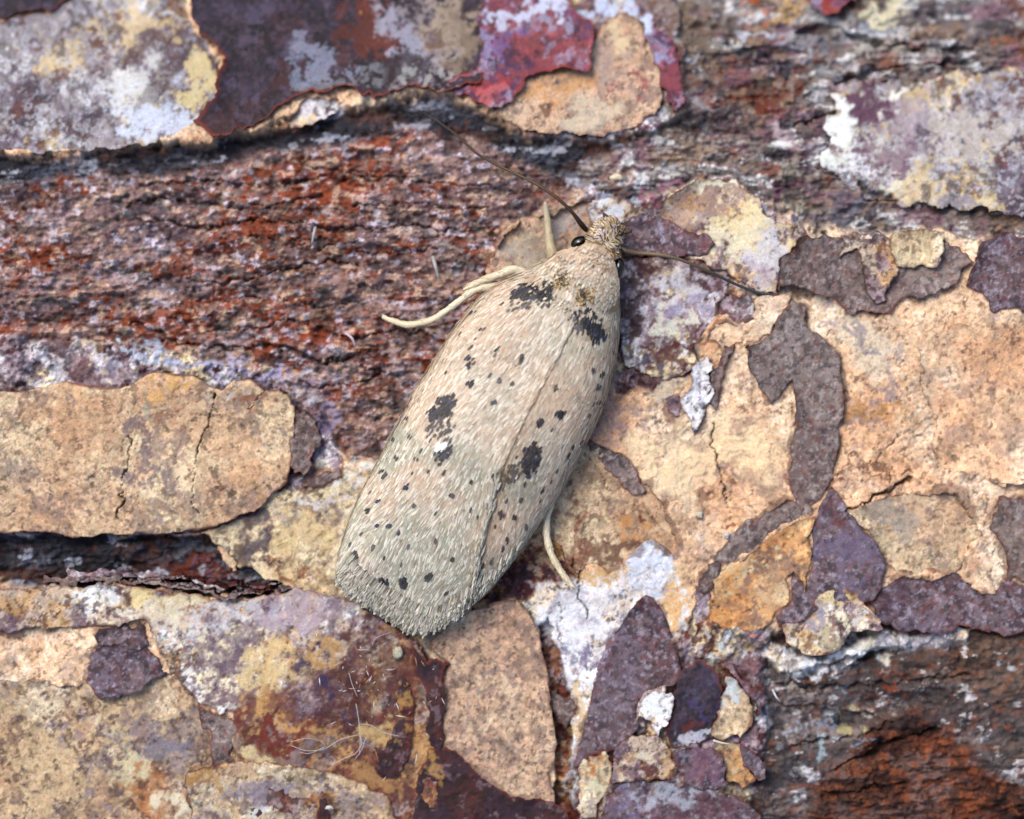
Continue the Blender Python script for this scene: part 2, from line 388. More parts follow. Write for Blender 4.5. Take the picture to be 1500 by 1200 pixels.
    (375, 600, 14, 16, 0, (140, 122, 122), .75, .9), (360, 592, 12, 9, 0, (168, 124, 96), .7, .7), (345, 565, 24, 14, 0, (206, 198, 188), .75, .9),
    (410, 712, 18, 12, 0, (184, 176, 168), .7, .9), (335, 727, 8, 5, 0, (110, 84, 66), .8, .4), (260, 560, 34, 12, 0, (226, 192, 140), .8, .4),
    (240, 545, 26, 5, -3, (120, 70, 66), .5, .6), (245, 525, 70, 8, 6, (196, 204, 222), .9, .7), (330, 540, 60, 9, 10, (196, 194, 218), .9, .7),
    (395, 562, 40, 9, 25, (186, 180, 208), .9, .7), (450, 552, 22, 12, 10, (198, 200, 212), .9, .7), (470, 615, 14, 26, -25, (170, 158, 182), .85, .8),
    (470, 665, 18, 18, 0, (156, 146, 166), .85, .8), (455, 668, 6, 8, 0, (160, 60, 50), .85, .4), (195, 520, 16, 6, 0, (200, 210, 224), .8, .6),
    (520, 690, 34, 12, -5, (234, 234, 230), .9, .5), (480, 725, 30, 9, -8, (226, 222, 226), .85, .6), (385, 795, 26, 36, -10, (98, 82, 96), .95, .9),
    (360, 790, 22, 30, 0, (140, 132, 134), .7, .9), (345, 805, 20, 24, 0, (132, 110, 88), .7, .9), (440, 780, 34, 30, 0, (222, 204, 164), .7, .6),
    (285, 833, 52, 22, 0, (132, 72, 42), .95, .6), (285, 832, 16, 10, 0, (140, 112, 128), .8, .7), (215, 815, 34, 16, 0, (96, 84, 96), .7, .8),
    (280, 800, 50, 12, 5, (132, 136, 146), .8, .8), (420, 840, 26, 10, 10, (146, 92, 62), .8, .7), (470, 765, 14, 10, 0, (150, 128, 132), .6, .9),
    (540, 820, 30, 40, 0, (224, 206, 172), .6, .6), (205, 868, 26, 12, 0, (236, 222, 180), .9, .5), (270, 885, 60, 16, 0, (226, 216, 188), .8, .8),
    (340, 960, 46, 40, 0, (140, 124, 140), .75, 1), (370, 880, 34, 14, 0, (206, 206, 214), .75, .9), (320, 1020, 18, 18, 0, (152, 132, 142), .85, .7),
    (460, 890, 70, 34, 0, (188, 172, 180), .7, 1), (400, 985, 30, 34, 0, (224, 206, 164), .75, .8), (395, 1045, 26, 18, 0, (214, 178, 124), .85, .7),
    (365, 1035, 14, 20, 0, (118, 72, 72), .8, .7), (425, 1035, 22, 18, 0, (138, 96, 92), .8, .8), (400, 1075, 60, 8, -3, (138, 66, 44), .9, .7),
    (350, 1060, 8, 26, 0, (136, 72, 62), .85, .7), (420, 1098, 44, 14, 0, (154, 140, 146), .75, .9), (365, 1105, 26, 10, 0, (224, 210, 172), .8, .6),
    (490, 1010, 40, 50, 0, (110, 62, 58), .7, .9), (485, 1020, 20, 12, 30, (86, 76, 116), .85, .8), (445, 965, 20, 12, 0, (82, 72, 108), .8, .8),
    (540, 1065, 34, 24, 10, (220, 196, 150), .85, .7), (480, 950, 34, 14, 10, (206, 176, 126), .7, .8), (560, 960, 40, 40, 0, (118, 62, 60), .75, .9),
    (560, 880, 34, 14, 25, (96, 64, 46), .7, .7), (540, 1150, 44, 24, 0, (196, 164, 118), .7, .8), (600, 1060, 12, 70, 0, (124, 60, 56), .75, .8),
    (590, 1010, 14, 50, 5, (202, 168, 110), .6, .8), (625, 1110, 20, 30, 0, (206, 172, 112), .6, .8),
    (215, 1050, 30, 26, 0, (150, 132, 136), .5, 1), (240, 1100, 40, 20, 0, (152, 150, 164), .7, 1), (190, 1120, 24, 40, 0, (222, 214, 184), .7, .8),
    (215, 1160, 24, 24, 0, (188, 136, 82), .75, .8), (195, 1175, 14, 14, 0, (112, 84, 82), .85, .7), (260, 1175, 26, 24, 0, (226, 222, 204), .8, .7),
    (235, 1148, 22, 6, 5, (130, 108, 104), .7, .8), (400, 1165, 50, 24, 0, (174, 166, 182), .7, 1), (385, 1195, 24, 14, 0, (224, 228, 230), .8, .8),
    (310, 1150, 26, 14, 0, (196, 160, 104), .7, .8), (350, 1180, 20, 14, 0, (134, 116, 124), .7, .9), (300, 1128, 26, 8, -10, (110, 64, 68), .8, .7),
    # lower right
    (1060, 905, 40, 20, 0, (228, 176, 106), .6, .5), (1105, 860, 20, 12, 0, (146, 130, 130), .7, .9), (1150, 865, 18, 30, 0, (200, 176, 150), .5, .8),
    (1078, 772, 16, 8, 20, (140, 74, 54), .8, .6), (1165, 850, 7, 22, 5, (130, 70, 70), .85, .6), (1075, 845, 20, 14, 0, (216, 202, 172), .6, .8),
    (1040, 940, 34, 16, -10, (132, 72, 58), .9, .7), (1080, 935, 12, 9, 0, (214, 222, 232), .9, .6), (1045, 965, 26, 10, 10, (208, 212, 212), .85, .7),
    (1020, 885, 8, 24, 10, (186, 170, 186), .85, .7), (1090, 960, 24, 10, 0, (104, 100, 124), .7, .8), (1100, 965, 14, 8, 0, (214, 196, 158), .7, .7),
    (1165, 960, 34, 10, 3, (216, 222, 228), .95, .6), (1235, 955, 40, 9, -18, (214, 220, 224), .95, .6), (1290, 938, 24, 8, -12, (222, 218, 204), .9, .6),
    (1230, 885, 26, 14, 0, (222, 206, 160), .8, .7), (1190, 905, 30, 14, 0, (176, 170, 186), .8, .9), (1215, 940, 22, 14, 0, (196, 188, 166), .8, .8),
    (1193, 945, 9, 7, 0, (100, 74, 110), .8, .6), (1170, 930, 18, 10, 0, (148, 112, 82), .8, .8), (1230, 930, 14, 10, 0, (158, 124, 124), .7, .7),
    (1210, 980, 60, 8, -10, (120, 80, 56), .8, .6), (1232, 985, 14, 6, -10, (150, 178, 200), .9, .5), (1160, 1000, 34, 12, 20, (190, 186, 180), .6, .9),
    (1235, 1048, 12, 12, 0, (196, 190, 150), .85, .7), (1215, 1070, 44, 5, 5, (150, 166, 184), .8, .9), (1160, 1070, 30, 10, 0, (190, 196, 206), .75, .9),
    (1206, 1103, 16, 10, -10, (180, 196, 204), .85, .8), (1150, 1150, 30, 14, 0, (74, 78, 88), .7, .9), (1310, 1018, 16, 12, 0, (150, 86, 48), .9, .6),
    (1060, 1010, 20, 24, 20, (206, 218, 226), .85, .8), (1018, 1025, 14, 12, 0, (96, 86, 128), .8, .8), (1000, 1060, 12, 30, 10, (122, 62, 62), .8, .7),
    (1020, 1092, 40, 14, 0, (206, 208, 220), .8, .9), (1030, 1125, 26, 14, 20, (152, 120, 140), .6, .9), (960, 1025, 24, 14, -20, (232, 236, 238), .95, .5),
    (955, 1045, 14, 12, 0, (150, 116, 90), .5, .9), (950, 1095, 26, 14, 0, (224, 218, 200), .8, .8), (950, 1125, 14, 9, 0, (112, 58, 54), .85, .7),
    (870, 1118, 14, 12, -20, (196, 140, 64), .85, .6), (880, 1098, 14, 5, -20, (150, 66, 50), .85, .5), (870, 1150, 18, 26, 10, (226, 222, 200), .85, .6),
    (980, 1160, 60, 14, 5, (196, 200, 212), .7, .9), (960, 1150, 10, 6, 0, (150, 128, 86), .8, .6), (920, 1165, 20, 14, 0, (142, 130, 158), .7, .9),
    (1010, 1190, 60, 16, 0, (132, 92, 108), .6, .9), (845, 1140, 8, 50, 5, (200, 202, 206), .7, .8),
    (900, 1010, 26, 40, 10, (132, 118, 124), .4, 1), (885, 950, 12, 40, 25, (136, 122, 160), .6, .8), (948, 885, 14, 10, 0, (128, 66, 62), .7, .6),
    (1240, 800, 40, 40, 0, (134, 126, 152), .6, .9), (1215, 745, 20, 20, 0, (120, 80, 86), .7, .8), (1300, 885, 20, 16, 0, (112, 76, 88), .6, .8),
]


def blots(x, y, col, layer=None):
    jx = fbm(x, y, 3.2, 201, 5) * 0.125
    jy = fbm(x, y, 3.2, 202, 5) * 0.125
    g1 = .8 * fbm(x, y, 20, 203, 2) + .6 * fbm(x, y, 8, 204, 3)
    xs, ys = x + jx, y + jy
    for bi, (cx, cy, rx, ry, ang, c, k, gr) in enumerate(BLOTS):
        ux, uy = P(cx, cy)
        own = BLOT_OWNER[bi]
        if (layer is None and own is not None) or (layer is not None and own != layer):
            continue
        R = max(rx, ry) / 100 * 1.5 + 0.25
        idx = np.nonzero((np.abs(x - ux) < R) & (np.abs(y - uy) < R))[0]
        if not len(idx):
            continue
        a = math.radians(ang)
        dx, dy = xs[idx] - ux, ys[idx] - uy
        e = np.sqrt(((dx * math.cos(a) - dy * math.sin(a)) / (rx / 100)) ** 2 + ((dx * math.sin(a) + dy * math.cos(a)) / (ry / 100)) ** 2)
        m = sstep((1.0 - e + gr * 0.30 * g1[idx]) / 0.75 + 0.45) * sstep((1.5 - e) / .25)
        m = np.where(e > 1.5, 0, m)[:, None] * (k * 0.98)
        col[idx] = col[idx] * (1 - m) + srgb(c) * m
    return col


# cracks in the bark: points, half width (px), depth
CRACKS = [
    ([(368, 600), (372, 585), (386, 573), (405, 570), (420, 578)], 2.2, .06),
    ([(318, 580), (310, 605), (297, 635), (287, 665), (282, 700), (283, 735), (292, 752)], 2.0, .10),
    ([(192, 640), (190, 670), (183, 700), (180, 720), (176, 760)], 2.2, .08),
    ([(1043, 605), (1045, 635), (1050, 670), (1052, 692), (1061, 712), (1067, 735), (1072, 752)], 1.8, .10),
    ([(1238, 750), (1262, 738), (1285, 725), (1300, 722), (1340, 700)], 3.0, .16),
    ([(1296, 722), (1303, 700), (1310, 685)], 1.6, .06), ([(1275, 682), (1300, 655), (1318, 640)], 1.4, .05),
    ([(1165, 45), (1200, 38), (1240, 44), (1290, 60), (1330, 66), (1400, 70)], 6, .2),
    ([(1230, 118), (1270, 106), (1330, 92), (1420, 90)], 5, .18), ([(1150, 180), (1185, 178), (1225, 165)], 4, .14),
    ([(1260, 268), (1285, 285), (1320, 292)], 3, .12), ([(1175, 235), (1205, 245), (1235, 262)], 3, .1),
    ([(195, 318), (250, 326), (310, 330), (370, 318), (440, 328), (520, 334), (600, 330), (680, 340)], 3.2, .12),
    ([(180, 300), (240, 290), (330, 302), (400, 298), (470, 288)], 2.6, .09),
    ([(270, 405), (310, 412), (340, 410), (380, 404), (460, 382), (520, 388)], 2.6, .10),
    ([(300, 482), (340, 486), (370, 478), (420, 470), (470, 478)], 2.2, .08),
    ([(190, 470), (260, 500), (330, 508), (400, 506), (470, 528), (520, 520)], 3.4, .12),
    ([(480, 490), (540, 492), (600, 484), (650, 500)], 2.6, .08), ([(180, 412), (220, 408), (245, 403)], 2.2, .08),
    ([(420, 360), (500, 362), (560, 372), (640, 362)], 2.2, .08), ([(430, 240), (520, 250), (600, 262), (690, 268), (760, 282)], 2.6, .08),
    ([(200, 268), (300, 262), (380, 270), (480, 258), (560, 262)], 2.6, .08), ([(520, 300), (600, 296), (680, 306), (740, 300)], 2.4, .08),
    ([(340, 350), (420, 346), (520, 352)], 2.0, .07), ([(300, 440), (380, 436), (450, 446), (540, 440)], 2.0, .07),
    ([(560, 545), (520, 560), (470, 566), (440, 562)], 2.6, .10),
    ([(180, 852), (250, 852), (320, 866), (332, 872), (345, 860), (390, 866), (425, 860)], 2.2, .10),
    ([(180, 842), (240, 846), (300, 852), (345, 868)], 2.0, .08),
    ([(838, 820), (846, 850), (850, 875), (857, 900)], 2.4, .10), ([(818, 880), (822, 940), (826, 1000), (830, 1030)], 1.6, .06),
    ([(860, 670), (880, 695), (900, 725)], 1.2, .04), ([(1190, 985), (1240, 970), (1320, 955)], 4, .1),
    ([(1130, 1035), (1200, 1040), (1290, 1055)], 3, .07), ([(1160, 1095), (1240, 1085), (1310, 1062)], 3, .10),
    ([(1225, 1130), (1270, 1110), (1320, 1085), (1380, 1070)], 5, .16), ([(1210, 1170), (1260, 1160), (1330, 1150)], 4, .12),
    ([(1040, 878), (1052, 888), (1062, 892)], 1.4, .06), ([(1176, 890), (1176, 915), (1171, 932)], 1.6, .06),
    ([(697, 1075), (700, 1090), (705, 1094)], 1.2, .04), ([(1140, 1000), (1220, 1010), (1330, 1000), (1420, 990)], 3, .08),
]
CR = [(catmull(PP(l), 0.06, False), (w / 100 if w > 2.5 else w * .62 / 100), d) for l, w, d in CRACKS]


def cracks(x, y, col, z, zone=1.0):
    jx = x + 0.022 * fbm(x, y, 7, 301, 3)
    jy = y + 0.022 * fbm(x, y, 7, 302, 3)
    for line, w, d in CR:
        lo, hi = line.min(0) - 0.15, line.max(0) + 0.15
        idx = np.nonzero((x > lo[0]) & (x < hi[0]) & (y > lo[1]) & (y < hi[1]))[0]
        if not len(idx):
            continue
        dd = linedist(jx[idx], jy[idx], line)
        t = np.arange(len(idx))
        vary = 0.75 + 0.35 * fbm(x[idx], y[idx], 2.5, 303, 2)
        m = sstep(1.25 - dd / (w * np.clip(vary, .35, 1.6)))
        z[idx] -= d * m
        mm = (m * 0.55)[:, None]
        col[idx] = col[idx] * (1 - mm) + srgb((62, 40, 36)) * mm  # shade inside the crack painted into the colour, on top of the groove
    return col, z


# ------------------------------------------------------------------ materials
def nodemat(name, rough=0.85, speck=(30, .72, 1.22), bump=(28, .35, .02), spec=0.3, hue=0.06, dots=1.0):
    m = bpy.data.materials.new(name)
    m.use_nodes = True
    nt = m.node_tree
    N, L = nt.nodes, nt.links
    b = N['Principled BSDF']
    b.inputs['Roughness'].default_value = rough
    b.inputs['Specular IOR Level'].default_value = spec
    at = N.new('ShaderNodeAttribute')
    at.attribute_name = 'Col'
    tc = N.new('ShaderNodeTexCoord')
    nz = N.new('ShaderNodeTexNoise')
    nz.inputs['Scale'].default_value = speck[0]
    nz.inputs['Detail'].default_value = 5
    nz.inputs['Roughness'].default_value = 0.65
    L.new(tc.outputs['Object'], nz.inputs['Vector'])
    mr = N.new('ShaderNodeMapRange')
    mr.inputs['From Min'].default_value = 0.3
    mr.inputs['From Max'].default_value = 0.7
    mr.inputs['To Min'].default_value = speck[1]
    mr.inputs['To Max'].default_value = speck[2]
    L.new(nz.outputs['Fac'], mr.inputs['Value'])
    mx = N.new('ShaderNodeMix')
    mx.data_type = 'RGBA'
    mx.blend_type = 'MULTIPLY'
    mx.inputs['Factor'].default_value = 1
    L.new(at.outputs['Color'], mx.inputs['A'])
    L.new(mr.outputs['Result'], mx.inputs['B'])
    # dark pinpricks
    dn = N.new('ShaderNodeTexNoise')
    dn.inputs['Scale'].default_value = speck[0] * 0.62
    dn.inputs['Detail'].default_value = 2
    L.new(tc.outputs['Object'], dn.inputs['Vector'])
    dr = N.new('ShaderNodeMapRange')
    dr.inputs['From Min'].default_value = 0.27
    dr.inputs['From Max'].default_value = 0.36
    dr.inputs['To Min'].default_value = dots
    dr.inputs['To Max'].default_value = 1.0
    L.new(dn.outputs['Fac'], dr.inputs['Value'])
    md = N.new('ShaderNodeMix')
    md.data_type = 'RGBA'
    md.blend_type = 'MULTIPLY'
    md.inputs['Factor'].default_value = 1
    L.new(mx.outputs['Result'], md.inputs['A'])
    L.new(dr.outputs['Result'], md.inputs['B'])
    # faint drift of hue from grain to grain
    ov = N.new('ShaderNodeMix')
    ov.data_type = 'RGBA'
    ov.blend_type = 'OVERLAY'
    ov.inputs['Factor'].default_value = hue
    n2 = N.new('ShaderNodeTexNoise')
    n2.inputs['Scale'].default_value = speck[0] * 0.8
    n2.inputs['Detail'].default_value = 3
    L.new(tc.outputs['Object'], n2.inputs['Vector'])
    L.new(md.outputs['Result'], ov.inputs['A'])
    L.new(n2.outputs['Color'], ov.inputs['B'])
    L.new(ov.outputs['Result'], b.inputs['Base Color'])
    bn = N.new('ShaderNodeTexNoise')
    bn.inputs['Scale'].default_value = bump[0]
    bn.inputs['Detail'].default_value = 6
    bn.inputs['Roughness'].default_value = 0.7
    L.new(tc.outputs['Object'], bn.inputs['Vector'])
    bp = N.new('ShaderNodeBump')
    bp.inputs['Strength'].default_value = bump[1]
    bp.inputs['Distance'].default_value = bump[2]
    L.new(bn.outputs['Fac'], bp.inputs['Height'])
    L.new(bp.outputs['Normal'], b.inputs['Normal'])
    return m


M_BARK = nodemat('bark_cork', .86, (34, .76, 1.18), (30, .2, .02), .25, .25, .55)
M_FLAKE = nodemat('bark_flake', .8, (36, .78, 1.16), (38, .12, .016), .28, .25, .55)
M_SCALE = nodemat('moth_scale', .6, (18, .9, 1.1), (20, .1, .01), .35, .10)
M_WING = nodemat('moth_wing', .8, (26, .8, 1.15), (26, .3, .015), .3, .1)
M_HAIR = nodemat('moth_hair', .55, (30, .85, 1.1), (30, .1, .01), .35, .06)
M_BIT = nodemat('loose_bits', .6, (20, .85, 1.12), (20, .2, .01), .35, .05)
M_EYE = nodemat('moth_eye', .18, (60, .8, 1.2), (70, .25, .006), .5, .0)


def build(name, verts, faces, col, mat, parent=None, smooth=True, nquad=4):
    """verts (n,3); faces (m,k) int array; col (n,3) linear"""
    me = bpy.data.meshes.new(name)
    verts = np.ascontiguousarray(verts, dtype=F)
    if isinstance(faces, np.ndarray):
        m, k = faces.shape
        me.vertices.add(len(verts))
        me.vertices.foreach_set('co', verts.ravel())
        me.loops.add(m * k)
        me.loops.foreach_set('vertex_index', np.ascontiguousarray(faces, dtype=np.int32).ravel())
        me.polygons.add(m)
        me.polygons.foreach_set('loop_start', (np.arange(m) * k).astype(np.int32))
        me.polygons.foreach_set('loop_total', np.full(m, k, dtype=np.int32))
        me.polygons.foreach_set('use_smooth', np.full(m, smooth, dtype=bool))
        me.update(calc_edges=True)
    else:
        me.from_pydata(verts.tolist(), [], faces)
        me.polygons.foreach_set('use_smooth', np.full(len(me.polygons), smooth, dtype=bool))
    ca = me.color_attributes.new('Col', 'FLOAT_COLOR', 'POINT')
    c4 = np.ones((len(verts), 4), dtype=F)
    c4[:, :3] = np.clip(col, 0, 1)
    ca.data.foreach_set('color', c4.ravel())
    me.materials.append(mat)
    ob = bpy.data.objects.new(name, me)
    COL.objects.link(ob)
    if parent:
        ob.parent = parent
    return ob


# ------------------------------------------------------------------ base bark: zones (outline, pigment, level, relief, edge px, seed)
ZONES = [
    ([(-500, 250), (180, 245), (300, 225), (420, 210), (520, 195), (600, 180), (660, 190), (730, 215), (800, 235), (850, 265), (830, 300), (760, 320),
      (735, 350), (720, 400), (760, 420), (800, 600), (560, 690), (480, 650), (430, 580), (390, 545), (300, 522), (180, 505), (-500, 495)], 'rustfibre', -.24, 'fibre', 7, 11),
    ([(-500, 238), (180, 222), (280, 205), (380, 195), (480, 160), (560, 150), (620, 140), (700, 155), (760, 190), (850, 205), (950, 195), (1000, 170), (1030, 230), (960, 262),
      (880, 275), (840, 275), (780, 240), (700, 212), (620, 190), (520, 205), (400, 220), (300, 238), (180, 258), (-500, 268)], 'darkgrey', -.27, 'fibre', 10, 12),
    ([(960, -500), (2000, -500), (2000, 335), (1320, 335), (1200, 338), (1120, 300), (1080, 260), (1010, 262), (940, 300), (860, 290), (850, 240), (930, 210), (1000, 170),
      (1000, 100), (960, 40)], 'greyfibre', -.24, 'fibre', 8, 13),
    ([(840, 300), (870, 272), (940, 300), (1010, 262), (1080, 258), (1120, 300), (1180, 340), (1140, 380), (1140, 435), (1060, 420), (1050, 460), (1025, 500), (1020, 545),
      (1000, 560), (940, 575), (895, 570), (880, 480), (850, 350)], 'lilac', -.02, 'crust', 4, 14),
    ([(-500, 505), (180, 505), (300, 522), (390, 545), (440, 575), (490, 630), (500, 680), (440, 715), (380, 745), (200, 790), (-500, 795)], 'lilac', -.12, 'crust', 5, 15),
    ([(-500, 788), (180, 786), (260, 783), (310, 788), (350, 830), (420, 852), (440, 866), (340, 876), (260, 866), (180, 856), (-500, 858)], 'darkgrey', -.34, 'fibre', 5, 16),
    ([(310, 785), (360, 755), (400, 725), (460, 712), (490, 692), (540, 690), (620, 760), (640, 960), (560, 910), (480, 872), (420, 862), (350, 832)], 'cream', -.03, 'flat', 3, 17),
    ([(760, 885), (775, 862), (800, 835), (850, 845), (900, 840), (925, 800), (960, 780), (990, 815), (1008, 870), (1008, 930), (990, 985), (930, 1060), (850, 1115),
      (845, 1260), (815, 1260), (820, 1100), (805, 1000), (795, 930)], 'white', -.02, 'flat', 4, 18),
    ([(980, 935), (1040, 905), (1140, 930), (1140, 1000), (1120, 1120), (1110, 1320), (820, 1320), (845, 1120), (935, 1065), (990, 990)], 'lilac', -.04, 'crust', 4, 19),
    ([(1130, 925), (1300, 915), (2000, 880), (2000, 1600), (1090, 1600), (1095, 1200), (1110, 1130), (1130, 1050), (1118, 985)], 'brownfibre', -.28, 'fibre2', 8, 20),
    ([(1175, 1230), (1195, 1155), (1236, 1115), (1266, 1085), (1300, 1062), (1335, 1040), (1380, 1062), (1420, 1090), (1440, 1130), (1500, 1150), (1540, 1240), (1560, 1600), (1100, 1600)], 'rustdeep', -.2, 'fibre', 16, 21),
    ([(1130, 935), (1170, 958), (1210, 962), (1250, 942), (1320, 925), (1420, 920), (1420, 945), (1320, 950), (1260, 968), (1200, 988), (1150, 985), (1120, 965)], 'white', -.12, 'crust', 6, 22),
    ([(735, 40), (700, -20), (760, -60), (960, -60), (1000, 60), (1000, 150), (970, 190), (900, 205), (780, 195), (720, 160)], 'lilac', -.05, 'flat', 4, 23),
    ([(800, 900), (812, 920), (828, 1010), (836, 1060), (838, 1320), (808, 1320), (815, 1110), (808, 1030), (796, 940)], 'redbrown', -.16, 'crust', 2, 24),
    ([(690, 890), (740, 815), (800, 790), (850, 790), (850, 845), (790, 850), (768, 880), (735, 885)], 'redbrown', -.06, 'crust', 5, 25),
]


def terrace(x, y, s, f=.75, k=1.5):
    """delaminated layers: a step height, a tint per layer and a thin broken edge"""
    t = fbm(x, y, f, s, 6, 1, .58) * k + .37
    fl = np.floor(t)
    fr = (t - fl).astype(F)
    st = fl + sstep(fr / .05)
    tint = _hash(fl.astype(np.int64) + 50, fl.astype(np.int64) * 0 + s, 3) + (_hash(fl.astype(np.int64) + 51, fl.astype(np.int64) * 0 + s, 3)
                                                                  - _hash(fl.astype(np.int64) + 50, fl.astype(np.int64) * 0 + s, 3)) * sstep(fr / .05)
    edge = sstep(1 - np.abs(fr - .03) / .035) * sstep(fbm(x, y, 1.6, s + 3, 2) * .8 + .5)
    return st, tint, edge


def layer_tint(col, tint, edge, k=1.0):
    a = ((tint - .5) * .26 * k)[:, None]
    col = col * (1 + a)
    warm = np.array([1.05, .985, .93], dtype=F)
    w = sstep((tint - .35) * 3)[:, None]
    col = col * (1 + (warm - 1) * (1 - w) * k)
    e = (edge * .5 * k)[:, None]
    return col * (1 - e) + srgb((112, 70, 58)) * e


def relief(kind, x, y, s):
    if kind == 'fibre':
        t = y * 1.7 + .55 * fbm(x, y, .55, s + 5, 4, 4.0)
        u = y * 5.2 + .8 * fbm(x, y, 1.3, s + 6, 4, 4.0)
        w = sstep(fbm(x, y, .7, s + 7, 3, 3.0) * .5 + .5)
        r = .075 * (t - np.floor(t) - .5) + .035 * w * (u - np.floor(u) - .5)
        r += -np.abs(fbm(x, y, 1.7, s, 3, 6.0)) * 0.035 + 0.03
        r += 0.032 * fbm(x, y, 3.6, s + 1, 5, 2.4, .62)
        g = fbm(x, y, 11, s + 2, 3, 1.4)
        return r + 0.022 * g + 0.03 * sstep((fbm(x, y, 6, s + 3, 3, 1.5) - .9) / .5)
    if kind == 'fibre2':
        return 0.05 * fbm(x, y, 2.0, s, 5, 3.5, .55) + 0.014 * fbm(x, y, 12, s + 2, 3)
    if kind == 'crust':
        return 0.045 * fbm(x, y, 2.2, s, 5, 1, .6) + 0.012 * fbm(x, y, 13, s + 2, 3)
    return 0.016 * fbm(x, y, 1.6, s, 3) + 0.003 * fbm(x, y, 12, s + 1, 3)


